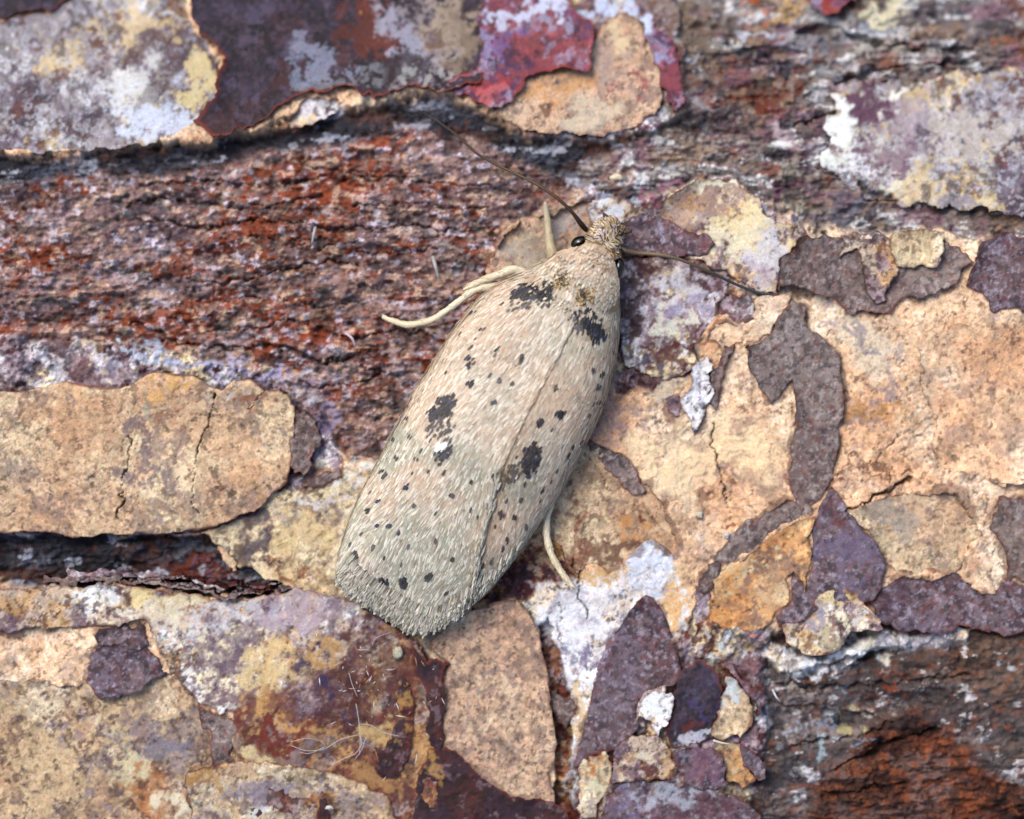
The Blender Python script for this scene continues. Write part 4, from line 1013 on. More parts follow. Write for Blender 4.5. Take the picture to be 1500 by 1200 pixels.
def right_z(x, y):
    ds = linedist(x, y, SEAMC)
    return moth_z(x, y) - .002 * np.exp(-ds / .5)


# dots and patches of dark scales: (px, py, radius px, darkness)
DOTS = [(829, 379, 4, .5), (779, 407, 3, .7), (691, 461, 4, .8), (698, 462, 3, .7), (676, 493, 3, .7), (704, 485, 4, .9), (712, 486, 3, .6), (697, 499, 3, .7), (691, 511, 4, .8),
        (728, 515, 4, .8), (724, 522, 3, .5), (764, 525, 6, .75), (763, 533, 4, .5), (687, 529, 6, 1), (687, 537, 6, 1), (693, 534, 4, .8), (691, 564, 7, 1), (625, 547, 5, .7), (657, 547, 3, .7), (731, 560, 5, .7), (752, 563, 5, .55),
        (720, 552, 3, .6), (813, 569, 4, .6), (880, 551, 5, .7), (873, 569, 5, .7), (865, 544, 3, .5), (896, 515, 4, .5), (820, 608, 8, 1), (814, 606, 4, .8), (826, 604, 4, .8), (789, 620, 8, 1),
        (807, 631, 3, .5), (833, 667, 5, .8), (839, 655, 4, .8), (851, 649, 5, .6), (880, 592, 6, .6), (869, 592, 4, .6), (724, 592, 4, .8), (747, 605, 4, .4), (699, 644, 3, .8),
        (597, 595, 4, .7), (597, 613, 3, .9), (577, 644, 4, .8), (567, 696, 5, .7), (583, 671, 4, .8), (612, 671, 4, .6), (620, 659, 3, .6), (631, 691, 3, .7), (652, 692, 4, .6),
        (691, 704, 4, .8), (597, 712, 5, 1), (601, 714, 4, .9), (608, 691, 3, .7), (663, 725, 4, .7), (691, 743, 4, .7), (699, 756, 3, .8), (733, 750, 5, .9), (735, 755, 4, .9), (752, 755, 4, .9), (743, 731, 4, .6),
        (793, 717, 4, .8), (789, 731, 4, .7), (763, 731, 4, .6), (741, 789, 5, .8), (735, 801, 4, .7), (707, 827, 5, 1), (664, 816, 4, .7), (628, 808, 3, .7), (572, 768, 4, .8),
        (585, 779, 4, .8), (564, 851, 10, .95), (592, 852, 10, .85), (629, 843, 9, .7), (768, 709, 4, .6), (580, 643, 3, .8), (556, 733, 5, .9), (541, 748, 5, .9), (556, 768, 4, .8),
        (572, 767, 3, .8), (521, 812, 9, .9), (536, 841, 10, 1), (561, 849, 9, .9), (602, 640, 3, .5), (640, 750, 3, .5), (610, 740, 3, .5), (660, 770, 3, .4), (640, 790, 3, .5), (600, 800, 3, .5),
        (620, 770, 3, .5), (690, 600, 3, .4), (705, 620, 3, .4), (680, 660, 3, .4), (720, 660, 3, .4), (780, 600, 3, .3), (770, 770, 4, .5), (725, 770, 3, .5), (720, 820, 4, .5), (690, 800, 3, .4),
        (655, 867, 4, .6), (565, 815, 3, .5), (590, 825, 3, .5), (548, 800, 3, .5), (616, 560, 3, .5), (640, 520, 3, .5), (665, 480, 3, .5), (650, 505, 3, .5), (860, 610, 3, .5), (850, 625, 3, .5),
        (890, 575, 3, .6), (815, 690, 3, .5), (805, 705, 3, .5), (862, 520, 3, .4), (888, 480, 3, .5), (676, 790, 3, .4), (530, 780, 3, .6), (515, 795, 3, .6), (545, 720, 3, .6), (560, 690, 3, .5)]
rd = random.Random(5)
for _ in range(25):                          # finest freckles
    t = rd.random()
    c = HEADP + AX * ALEN * (.25 + .7 * t) + LAT * rd.uniform(-1.5, 1.5)
    DOTS.append((750 + c[0] * 100, 600 - c[1] * 100, rd.uniform(1.6, 2.8), rd.uniform(.3, .75)))
PATCH = [([(750, 434), (763, 420), (781, 415), (800, 414), (811, 424), (809, 436), (797, 438), (781, 434), (765, 440)], .95),
         ([(741, 446), (770, 440), (800, 438), (806, 444), (780, 452), (748, 455)], .22),
         ([(843, 456), (856, 450), (867, 459), (877, 477), (884, 493), (873, 500), (859, 484)], 1.0),
         ([(835, 462), (850, 466), (868, 490), (862, 498), (842, 486)], .28),
         ([(664, 577), (671, 588), (665, 600), (648, 608), (634, 618), (634, 604), (643, 593), (651, 582)], .95),
         ([(636, 612), (660, 604), (667, 624), (662, 642), (634, 640), (630, 624)], .27),
         ([(657, 644), (664, 650), (662, 660), (650, 672), (643, 664), (650, 658), (658, 654)], .7),
         ([(771, 655), (782, 649), (793, 651), (791, 668), (783, 685), (773, 692), (768, 676)], .84),
         ([(735, 682), (765, 665), (768, 690), (745, 705), (732, 712)], .26),
         ([(727, 690), (738, 686), (737, 704), (730, 712)], .6)]
PATCHC = [(PP(p), k * .86) for p, k in PATCH]


def scale_color(x, y, r, right, want_dark=False):
    n = len(x)
    a = ((x - HEADP[0]) * AX[0] + (y - HEADP[1]) * AX[1]) / ALEN
    c = np.empty((n, 3), dtype=F)
    c[:] = srgb((212, 202, 186))
    pink = sstep(fbm(x, y, 1.3, 31, 4) * .6 + .35 + (.3 if right else -.1) - .4 * (a - .4))[:, None]
    c = c * (1 - .55 * pink) + srgb((220, 196, 174)) * .55 * pink
    grey = sstep((a - .45) / .5 + .3 * fbm(x, y, 1.5, 32, 4))[:, None]
    c = c * (1 - .8 * grey) + srgb((182, 184, 170)) * .8 * grey
    pale = (r.random(n) < (.36 if not right else .2))[:, None]  # extra pale scales on the left wing paint in its highlights
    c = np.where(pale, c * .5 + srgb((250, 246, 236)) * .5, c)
    br = (r.random(n) < .12)[:, None]
    c = np.where(br, c * .5 + srgb((164, 134, 106)) * .5, c)
    gn = (r.random(n) < .10)[:, None]
    c = np.where(gn, c * .6 + srgb((150, 164, 156)) * .4, c)
    c *= np.exp(r.normal(0, .075, n))[:, None]
    dk = np.zeros(n)
    jx, jy = x + r.normal(0, .008, n), y + r.normal(0, .008, n)
    for pg, k in PATCHC:
        d = sdf(jx.astype(F), jy.astype(F), pg)
        p = sstep(d / .13 + .52) * k
        dk = np.maximum(dk, np.where(r.random(n) < p * .97, .80 + .2 * k, 0) * (p > 0.02))
    for px, py, rad, k in DOTS:
        if k < .5:
            continue
        ux, uy = P(px, py)
        d = np.hypot(jx + AX[0] * .04 - ux, jy + AX[1] * .04 - uy)
        dk = np.where((r.random(n) < .88) & (d < (rad * .66 - .4) / 100), np.maximum(dk, .62 + .38 * k), dk)
    dkc = np.where((r.random(n) < .42)[:, None], srgb((74, 78, 106)), srgb((26, 25, 34)))
    c = c * (1 - dk[:, None]) + dkc * dk[:, None]
    ux, uy = P(652, 648)
    w = (np.hypot(jx - ux, (jy - uy) * .8) < .068)[:, None]
    c = np.where(w, srgb((250, 250, 250)), c)
    # ochre seam line, widened on the right wing to paint in fold shade
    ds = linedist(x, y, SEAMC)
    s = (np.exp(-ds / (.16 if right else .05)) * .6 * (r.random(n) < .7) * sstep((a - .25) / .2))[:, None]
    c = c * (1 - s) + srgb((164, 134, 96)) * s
    return (c, dk) if want_dark else c


def strips(base, dirs, nrm, length, width, tip=.35, bend=0.0, lift=0.0, segs=3):
    """small blades: base (n,3), dirs and nrm unit vectors; returns verts, quads, owner"""
    n = len(base)
    side = np.cross(dirs, nrm)
    side /= np.linalg.norm(side, axis=1)[:, None] + 1e-9
    V = []
    prof = [(0, .55), (.4, 1.0), (.8, .85), (1.0, tip)] if segs == 3 else [(0, .8), (.5, 1.0), (1.0, tip)]
    for t, w in prof:
        c = base + dirs * (length * t)[:, None] + nrm * ((lift * t - bend * t * t) * length)[:, None]
        hw = (width * w * .5)[:, None]
        cup = nrm * (width * .10 * w)[:, None]
        V.append(c - side * hw - cup)
        V.append(c + side * hw - cup)
    K = len(prof) * 2
    v = np.stack(V, 1).reshape(-1, 3)
    f = []
    for s in range(len(prof) - 1):
        f.append([s * 2, s * 2 + 1, s * 2 + 3, s * 2 + 2])
    f = np.array(f)
    faces = (np.arange(n)[:, None, None] * K + f[None]).reshape(-1, 4)
    return v, faces, np.repeat(np.arange(n), K)


def zgrad(fn, x, y, e=.03):
    gx = (fn(x + e, y) - fn(x - e, y)) / (2 * e)
    gy = (fn(x, y + e) - fn(x, y - e)) / (2 * e)
    n = np.stack([-gx, -gy, np.ones_like(gx)], 1)
    return n / np.linalg.norm(n, axis=1)[:, None]


def make_wing(name, pg, zfn, right, label, seed):
    r = np.random.default_rng(seed)
    x, y, faces, be = grid_patch(pg, .045)
    x, y = x.astype(F), y.astype(F)
    z = zfn(x, y)
    c = np.empty((len(x), 3), dtype=F)
    c[:] = srgb((170, 152, 126))
    v2, f2 = skirt(x, y, z, be, .018, .05, .02, None, None)
    ob = mbuild(name, np.concatenate([np.stack([x, y, z], 1), v2]), np.concatenate([faces, f2 + len(x)]),
                np.concatenate([c, np.tile(srgb((170, 152, 126)), (len(v2), 1))]), M_WING)
    ob['label'] = label
    # scales in overlapping rows, tips towards the tail
    sp_a, sp_b = .028, .019
    na, nb = int(ALEN * 1.15 / sp_a), int(3.6 / sp_b)
    A, B = np.meshgrid(np.arange(na), np.arange(nb), indexing='ij')
    a = (A.ravel() * sp_a + r.uniform(-.5, .5, A.size) * sp_a * 1.6) - .3
    b = (B.ravel() + .5 * (A.ravel() % 2)) * sp_b + r.uniform(-.5, .5, A.size) * sp_b * 1.2 - 1.8
    px = (HEADP[0] + AX[0] * a + LAT[0] * b).astype(F)
    py = (HEADP[1] + AX[1] * a + LAT[1] * b).astype(F)
    d = sdf(px, py, pg)
    if right:
        k = (d > .01)
    else:
        k = d > .005
    px, py, d = px[k], py[k], d[k]
    n = len(px)
    an = ((px - HEADP[0]) * AX[0] + (py - HEADP[1]) * AX[1]) / ALEN
    bn = (px - HEADP[0]) * LAT[0] + (py - HEADP[1]) * LAT[1]
    base_ang = math.atan2(AX[1], AX[0])
    fan = .10 * bn * (1 if right else 1) + .10 * fbm(px, py, 1.2, 71 + seed, 3) + r.normal(0, .045, n)
    if not right:
        fan -= .16 * sstep((.75 - an) / .4)
    ang = base_ang + fan
    nr = zgrad(zfn, px, py)
    dv = np.stack([np.cos(ang), np.sin(ang), np.zeros(n)], 1)
    dv -= nr * (dv * nr).sum(1)[:, None]
    dv /= np.linalg.norm(dv, axis=1)[:, None]
    zz = zfn(px, py)
    base = np.stack([px, py, zz + .006 + r.uniform(0, .008, n)], 1)
    ln = r.uniform(.10, .15, n)
    wd = r.uniform(.016, .027, n)
    twist = r.normal(0, .09, n)
    sd = np.cross(dv, nr)
    nr2 = nr * np.cos(twist)[:, None] + sd * np.sin(twist)[:, None]
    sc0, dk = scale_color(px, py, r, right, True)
    isd = dk > .5
    ln = np.where(isd, ln * .55, ln)
    wd = np.where(isd, wd * 1.45, wd)
    base[:, 2] += np.where(isd, .016, 0)
    v, f, own = strips(base, dv, nr2, ln, wd, .55, bend=.06, lift=.085)
    cc = sc0[own]
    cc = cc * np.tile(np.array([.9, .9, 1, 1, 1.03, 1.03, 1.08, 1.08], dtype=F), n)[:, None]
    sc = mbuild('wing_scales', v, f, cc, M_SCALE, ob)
    sc['kind'] = 'stuff'
    return ob


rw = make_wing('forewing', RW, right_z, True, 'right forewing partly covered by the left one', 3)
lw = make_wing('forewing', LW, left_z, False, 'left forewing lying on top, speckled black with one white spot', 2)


def tail_fringe(parent, pts, zfn, n, seed, lmin, lmax, outward):
    r = np.random.default_rng(seed)
    line = catmull(PP(pts), .04, False)
    t = r.uniform(0, len(line) - 1.001, n)
    i = t.astype(int)
    p = line[i] + (line[i + 1] - line[i]) * (t - i)[:, None]
    # start inside the wing
    back = r.uniform(.02, .40, n)
    mid = (t / len(line))
    ang = math.atan2(AX[1], AX[0]) + np.interp(mid, [0, .5, 1], outward) + r.normal(0, .07, n)
    # locks: neighbours lean together
    ang += .07 * np.sin(t * 1.9 + 3 * np.sin(t * .37))
    dv = np.stack([np.cos(ang), np.sin(ang)], 1)
    s = p - dv * back[:, None]
    z = zfn(s[:, 0].astype(F), s[:, 1].astype(F)) + .01 + r.uniform(0, .03, n)
    lock = .5 + .5 * np.sin(t * 2.3 + 2 * np.sin(t * .61))
    ln = np.minimum(back, r.uniform(.09, .14, n)) + r.uniform(lmin, lmax, n) * (.15 + .85 * lock) * np.exp(-back / .16)
    wd = r.uniform(.015, .027, n)
    d3 = np.stack([dv[:, 0], dv[:, 1], np.full(n, -.12)], 1)
    d3 /= np.linalg.norm(d3, axis=1)[:, None]
    tw = r.normal(0, .15, n)
    nr = np.stack([np.sin(tw) * -dv[:, 1], np.sin(tw) * dv[:, 0], np.cos(tw)], 1)
    v, f, own = strips(np.stack([s[:, 0], s[:, 1], z], 1), d3, nr, ln, wd, .3, bend=.05, lift=.06)
    c = np.empty((n, 3), dtype=F)
    c[:] = srgb((192, 188, 178))
    c = np.where((r.random(n) < .3)[:, None], srgb((220, 216, 204)), c)
    c = np.where((r.random(n) < .2)[:, None], srgb((150, 144, 124)), c)
    c = np.where((r.random(n) < .08)[:, None], srgb((168, 174, 166)), c)
    c *= np.exp(r.normal(0, .12, n))[:, None]
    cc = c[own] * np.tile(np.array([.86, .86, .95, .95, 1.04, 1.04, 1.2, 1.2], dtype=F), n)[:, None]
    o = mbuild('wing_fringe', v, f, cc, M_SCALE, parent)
    o['kind'] = 'stuff'


tail_fringe(lw, [(496, 838), (500, 850), (514, 864), (536, 880), (562, 896), (588, 912), (606, 921), (632, 922), (656, 910), (680, 893)], left_z, 4800, 12, .02, .15, [-.25, -.02, .28])
tail_fringe(rw, [(672, 900), (690, 886), (712, 866), (736, 838), (752, 818)], right_z, 700, 13, .0, .05, [.25, .1, -.02])
# the long hair fan where the wings part
tail_fringe(lw, [(724, 722), (716, 752), (708, 786), (700, 815), (694, 850), (690, 880)], left_z, 420, 14, .05, .22, [.22, .24, .22])

# --- body: one continuous loft from the head to the tip of the abdomen, mostly under the wings
def loft(stations, nseg=28):
    """stations: (px, py, z, half width, half height)"""
    S = np.array(stations, dtype=np.float64)
    m = len(S)
    t = np.linspace(0, m - 1, 70)
    Q = np.stack([np.interp(t, np.arange(m), S[:, k]) for k in range(5)], 1)
    for _ in range(3):
        Q[1:-1] = (Q[:-2] + 2 * Q[1:-1] + Q[2:]) / 4
    C = np.stack([(Q[:, 0] - 750) / 100, (600 - Q[:, 1]) / 100, Q[:, 2]], 1)
    T = np.gradient(C, axis=0)
    T[:, 2] = 0
    T /= np.linalg.norm(T, axis=1)[:, None]
    sd = np.stack([-T[:, 1], T[:, 0], np.zeros(len(T))], 1)
    up = np.array([0, 0, 1.0])
    th = np.linspace(0, 2 * math.pi, nseg, endpoint=False)
    v = C[:, None, :] + sd[:, None, :] * (Q[:, 3, None] * np.cos(th)[None])[..., None] + up * (Q[:, 4, None] * np.sin(th)[None])[..., None]
    v = v.reshape(-1, 3)
    f = []
    n = len(C)
    for i in range(n - 1):
        for j in range(nseg):
            k = (j + 1) % nseg
            f.append((i * nseg + j, i * nseg + k, (i + 1) * nseg + k, (i + 1) * nseg + j))
    f.append(tuple(range(nseg - 1, -1, -1)))
    f.append(tuple((n - 1) * nseg + j for j in range(nseg)))
    return v, f, C


zb = float(H0(np.array([1.35], dtype=F), np.array([2.5], dtype=F))[0])
STN = [(899, 320, zb + .50, .05, .05), (894, 330, zb + .52, .20, .20), (888, 344, zb + .55, .25, .24), (881, 358, zb + .57, .26, .25), (873, 374, zb + .60, .27, .26),
       (862, 394, zb + .64, .46, .32), (848, 420, zb + .60, .66, .42), (832, 452, zb + .56, .66, .42), (805, 505, zb + .45, .55, .38), (770, 570, .42, .55, .30),
       (730, 640, .38, .52, .26), (690, 720, .34, .44, .22), (655, 790, .28, .30, .15), (635, 830, .24, .08, .06)]
v, f, _ = loft(STN)
bc = np.tile(srgb((196, 176, 146)), (len(v), 1))
body = mbuild('body', v, f, bc, M_WING)
body['label'] = 'head, thorax and hidden abdomen in one piece'


# thorax scales
def thorax_z(x, y):
    """top of the body loft, approximated by distance to its axis"""
    S = np.array(STN)
    ax = np.stack([(S[:, 0] - 750) / 100, (600 - S[:, 1]) / 100], 1)
    best = np.full(x.shape, -9.0)
    for i in range(len(S) - 1):
        for tt in np.linspace(0, 1, 6):
            q = S[i] * (1 - tt) + S[i + 1] * tt
            cx, cy = (q[0] - 750) / 100, (600 - q[1]) / 100
            rr = np.hypot(x - cx, y - cy) / q[3]
            zz = q[2] + q[4] * np.sqrt(np.clip(1 - rr * rr, 0, 1))
            best = np.maximum(best, np.where(rr < 1, zz, -9))
    return best


def top_z(x, y):
    return np.maximum(thorax_z(x, y), moth_z(x, y) * (sdf(x, y, OUTC) > 0) - 9 * (sdf(x, y, OUTC) <= 0))


TH = catmull(PP([(846, 364), (868, 358), (890, 372), (902, 402), (904, 430), (890, 448), (870, 452), (850, 458), (830, 452), (812, 436), (792, 428), (776, 410), (800, 388), (822, 372)]), .06)


def scatter_scales(name, pg, zfn, parent, n, seed, colfn, ln, wd, lift, mat=M_SCALE, spread=.2, angfn=None, kind=True):
    r = np.random.default_rng(seed)
    lo, hi = pg.min(0), pg.max(0)
    px = r.uniform(lo[0], hi[0], n * 3).astype(F)
    py = r.uniform(lo[1], hi[1], n * 3).astype(F)
    k = sdf(px, py, pg) > 0
    px, py = px[k][:n], py[k][:n]
    n = len(px)
    z = zfn(px, py)
    ok = z > -1.5
    px, py, z = px[ok], py[ok], z[ok]
    n = len(px)
    ang = (math.atan2(AX[1], AX[0]) if angfn is None else angfn(px, py)) + r.normal(0, spread, n)
    nr = zgrad(zfn, px, py, .02)
    nr[:, 2] = np.maximum(nr[:, 2], .35)
    nr /= np.linalg.norm(nr, axis=1)[:, None]
    dv = np.stack([np.cos(ang), np.sin(ang), np.zeros(n)], 1)
    dv -= nr * (dv * nr).sum(1)[:, None]
    dv /= np.linalg.norm(dv, axis=1)[:, None]
    v, f, own = strips(np.stack([px, py, z + r.uniform(0, .02, n)], 1), dv, nr, r.uniform(*ln, n), r.uniform(*wd, n), .4, bend=.1, lift=lift)
    c = colfn(px, py, r)
    o = mbuild(name, v, f, c[own], mat, parent)
    if kind:
        o['kind'] = 'stuff'
    return o


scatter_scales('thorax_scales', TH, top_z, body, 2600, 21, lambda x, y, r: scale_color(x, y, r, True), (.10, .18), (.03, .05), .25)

# head hair: spiky crest combed forwards and sideways
HD = catmull(PP([(864, 352), (868, 342), (878, 333), (887, 328), (899, 331), (907, 341), (909, 353), (904, 366), (896, 376), (884, 378), (870, 368)]), .05)


def hair_col(x, y, r):
    n = len(x)
    c = np.empty((n, 3), dtype=F)
    c[:] = srgb((200, 182, 150))
    c = np.where((r.random(n) < .3)[:, None], srgb((226, 214, 192)), c)
    c = np.where((r.random(n) < .3)[:, None], srgb((140, 112, 74)), c)
    c = np.where((r.random(n) < .12)[:, None], srgb((84, 66, 52)), c)
    c = np.where((r.random(n) < .08)[:, None], srgb((206, 200, 220)), c)
    return c * np.exp(r.normal(0, .12, n))[:, None]


hc = np.array(P(888, 356))


_cl = np.random.default_rng(91)
CLUMP = np.stack([_cl.uniform(1.08, 1.62, 34), _cl.uniform(2.2, 2.78, 34)], 1)
CLANG = np.arctan2(CLUMP[:, 1] - hc[1] + .06, CLUMP[:, 0] - hc[0] + .02) + _cl.normal(0, .75, 34)


def head_ang(x, y):
    d = (x[:, None] - CLUMP[None, :, 0]) ** 2 + (y[:, None] - CLUMP[None, :, 1]) ** 2
    return CLANG[d.argmin(1)]


def dome_z(x, y):
    return np.maximum(thorax_z(x, y), zb + .42)


scatter_scales('head_hair', HD, dome_z, body, 1700, 22, hair_col, (.05, .13), (.014, .028), .17, M_HAIR, .35, head_ang)
# collar hairs sweep back from the head over the thorax
CO = catmull(PP([(862, 368), (874, 372), (886, 380), (893, 388), (890, 400), (878, 398), (864, 390), (856, 378)]), .05)
scatter_scales('collar_hair', CO, top_z, body, 520, 23, hair_col, (.07, .15), (.012, .022), .2, M_HAIR, .35, None)

# two golden tufts on the thorax
for (cx, cy, s) in ((822, 414, 1.0), (853, 437, .9)):
    r = np.random.default_rng(int(cx))
    n = 140
    px = (P(cx, cy)[0] + r.normal(0, .045, n) * s).astype(F)
    py = (P(cx, cy)[1] + r.normal(0, .045, n) * s).astype(F)
    z = top_z(px, py)
    ang = np.arctan2(py - P(cx, cy)[1], px - P(cx, cy)[0]) + r.normal(0, .5, n)
    tl = np.clip(np.hypot(px - P(cx, cy)[0], py - P(cx, cy)[1]) / .09, 0, 1) * .9
    dv = np.stack([np.cos(ang) * tl, np.sin(ang) * tl, np.full(n, .55)], 1)
    dv /= np.linalg.norm(dv, axis=1)[:, None]
    nr = np.cross(dv, np.stack([-np.sin(ang), np.cos(ang), np.zeros(n)], 1))
    v, f, own = strips(np.stack([px, py, z - .01], 1), dv, -nr, r.uniform(.06, .11, n), r.uniform(.025, .045, n), .7, bend=.2)
    c = np.where((r.random(n) < .45)[:, None], srgb((238, 222, 182)), srgb((204, 172, 116)))
    c = np.where((r.random(n) < .16)[:, None], srgb((120, 92, 58)), c)
    t = mbuild('thorax_tuft', v, f, c[own], M_HAIR, body)
    t['kind'] = 'stuff'


def tube(pts, radii, nseg=10, ring=None, col=(200, 180, 150), colfn=None, step=.03):
    """tapered tube through world points"""
    pts = np.asarray(pts, dtype=np.float64)
    n0 = len(pts)
    C = catmull(pts, step, False)
    # radius by arc length
    s0 = np.concatenate([[0], np.cumsum(np.linalg.norm(np.diff(pts, axis=0), axis=1))])
    s = np.concatenate([[0], np.cumsum(np.linalg.norm(np.diff(C, axis=0), axis=1))])
    s = s / s[-1]
    R = np.interp(s, s0 / s0[-1], radii)
    if ring:
        R = R * (1 + ring[1] * np.sin(s * ring[0] * 2 * math.pi))
    T = np.gradient(C, axis=0)
    T /= np.linalg.norm(T, axis=1)[:, None] + 1e-9
    up = np.array([0, 0, 1.0])
    sd = np.cross(T, up)
    sd /= np.linalg.norm(sd, axis=1)[:, None] + 1e-9
    u2 = np.cross(sd, T)
    th = np.linspace(0, 2 * math.pi, nseg, endpoint=False)
    v = C[:, None, :] + sd[:, None, :] * (R[:, None] * np.cos(th))[..., None] + u2[:, None, :] * (R[:, None] * np.sin(th))[..., None]
    m = len(C)
    f = []
    for i in range(m - 1):
        for j in range(nseg):
            k = (j + 1) % nseg
            f.append((i * nseg + j, (i + 1) * nseg + j, (i + 1) * nseg + k, i * nseg + k))
    f.append(tuple(range(nseg)))
    f.append(tuple((m - 1) * nseg + j for j in range(nseg - 1, -1, -1)))
    c = np.tile(srgb(col), (m * nseg, 1)) if colfn is None else np.repeat(colfn(s), nseg, axis=0)
    return v.reshape(-1, 3), f, c, C, R


def W3(px, py, dz):
    x, y = P(px, py)
    return (x, y, float(H0(np.array([x], dtype=F), np.array([y], dtype=F))[0]) + dz)


def lerp_cols(cols):
    cs = np.array([srgb(c) for c in cols])

    def fn(s):
        t = s * (len(cs) - 1)
        return np.stack([np.interp(t, np.arange(len(cs)), cs[:, k]) for k in range(3)], 1)
    return fn


def ringed(cols, n, k):
    base = lerp_cols(cols)

    def fn(s):
        return base(s) * (1 - k * (.5 + .5 * np.sin(s * n * 2 * math.pi)))[:, None]
    return fn


ANT1 = [W3(858, 341, .62), W3(851, 334, .70), W3(838, 318, .80), W3(820, 300, .84), W3(800, 285, .82), W3(781, 273, .78), W3(757, 260, .70), W3(731, 247, .60), W3(714, 237, .52), W3(699, 227, .44),
        (W3(683, 212, .36)), W3(667, 196, .28), W3(653, 185, .22), W3(640, 175, .16), W3(628, 167, .12), W3(618, 160, .08)]
v, f, c, _, _ = tube(ANT1, [.036, .042, .027, .024, .023, .022, .021, .020, .020, .019, .018, .017, .016, .014, .012, .006], 8, (75, .10),
                     colfn=ringed([(70, 52, 40), (104, 82, 58), (122, 100, 74), (98, 78, 60), (92, 74, 58), (88, 72, 58)], 75, .35), step=.02)
a1 = mbuild('antenna', v, f, c, M_HAIR)
ANT2 = [W3(906, 364, .60), W3(915, 371, .62), W3(933, 374, .60), W3(950, 375, .58), W3(967, 377, .56), W3(987, 381, .52), W3(1007, 388, .48), W3(1031, 398, .44), W3(1055, 409, .40), W3(1072, 417, .37),
        W3(1089, 424, .35), W3(1111, 431, .33), W3(1128, 433, .31), W3(1139, 433, .30)]
v, f, c, _, _ = tube(ANT2, [.034, .042, .027, .025, .024, .024, .023, .023, .022, .022, .021, .020, .015, .008], 8, (62, .12),
                     colfn=ringed([(50, 40, 36), (176, 156, 126), (136, 122, 104), (98, 90, 82), (96, 90, 82), (120, 112, 102)], 62, .4), step=.02)
a2 = mbuild('antenna', v, f, c, M_HAIR)


# eyes
def eye(px, py, z, rx, ry, rz, ang):
    nu, nv = 20, 14
    V, Fc = [], []
    for i in range(nv + 1):
        th = math.pi * i / nv
        for j in range(nu):
            ph = 2 * math.pi * j / nu
            X, Y, Z = rx * math.sin(th) * math.cos(ph), ry * math.sin(th) * math.sin(ph), rz * math.cos(th)
            V.append((X * math.cos(ang) - Y * math.sin(ang) + P(px, py)[0], X * math.sin(ang) + Y * math.cos(ang) + P(px, py)[1], Z + z))
    for i in range(nv):
        for j in range(nu):
            Fc.append((i * nu + j, (i + 1) * nu + j, (i + 1) * nu + (j + 1) % nu, i * nu + (j + 1) % nu))
    return mbuild('eye', V, Fc, np.tile(srgb((14, 12, 16)), (len(V), 1)), M_EYE)


eye(848, 359, zb + .62, .135, .098, .13, math.radians(20))
eye(904, 395, zb + .70, .085, .14, .13, math.radians(-5))

# palps: two upturned feelers in front of the head
for pts in ([W3(892, 338, .50), W3(888, 326, .60), W3(882, 316, .66)], [W3(902, 346, .50), W3(914, 342, .58), W3(923, 343, .62)]):
    v, f, c, C, R = tube(pts, [.07, .06, .015], 8, colfn=lerp_cols([(190, 170, 140), (150, 122, 90), (90, 68, 50)]))
    mbuild('palp', v, f, c, M_HAIR)


def leg(pts, radii, cols, nh, seed, rings):
    v, f, c, C, R = tube(pts, radii, 10, (rings, .10), colfn=ringed(cols, rings, .14))
    lg = mbuild('leg', v, f, c, M_HAIR)
    r = np.random.default_rng(seed)
    i = r.integers(0, len(C) - 2, nh)
    T = C[i + 1] - C[i]
    T /= np.linalg.norm(T, axis=1)[:, None]
    th = r.uniform(0, math.pi, nh)
    sd = np.cross(T, [0, 0, 1.0])
    sd /= np.linalg.norm(sd, axis=1)[:, None]
    nr = sd * np.cos(th)[:, None] + np.array([0, 0, 1.0]) * np.sin(th)[:, None]
    v, f, own = strips(C[i] + nr * (R[i] * .9)[:, None], T, nr, r.uniform(.04, .085, nh), r.uniform(.014, .026, nh), .5, bend=.02, lift=.22)
    cs = lerp_cols(cols)(i / len(C)) * np.exp(r.normal(0, .12, nh))[:, None]
    s = mbuild('leg_scales', v, f, cs[own], M_SCALE, lg)
    s['kind'] = 'stuff'
    return lg


CREAM = [(226, 212, 186), (238, 230, 208), (242, 234, 214), (236, 226, 200), (242, 232, 208)]
leg([W3(770, 430, .30), W3(735, 422, .32), W3(700, 425, .30), W3(676, 441, .22), W3(651, 459, .14), W3(636, 468, .08), W3(621, 473, .02), W3(597, 476, -.06), W3(578, 471, -.08), W3(560, 464, -.10)],
    [.07, .07, .060, .050, .046, .050, .046, .048, .042, .024], CREAM, 420, 41, 9)
leg([W3(790, 420, .34), W3(757, 398, .36), W3(733, 404, .36), W3(709, 413, .34), W3(692, 420, .30), W3(680, 426, .26)], [.08, .075, .06, .055, .045, .02], CREAM, 300, 42, 5)
leg([W3(818, 400, .30), W3(808, 370, .30), W3(804, 345, .26), W3(802, 325, .18), W3(800, 308, .10), W3(799, 296, .04)], [.09, .085, .062, .05, .045, .025],
    [(196, 180, 150), (206, 194, 168), (200, 190, 168), (204, 196, 178)], 160, 43, 5)
leg([W3(800, 690, .26), W3(810, 722, .28), W3(802, 748, .26), W3(800, 770, .24), W3(802, 792, .22), W3(808, 812, .20), W3(818, 830, .19), W3(828, 845, .18), W3(838, 858, .17)],
    [.07, .062, .056, .050, .054, .046, .048, .038, .018], CREAM, 320, 44, 7)

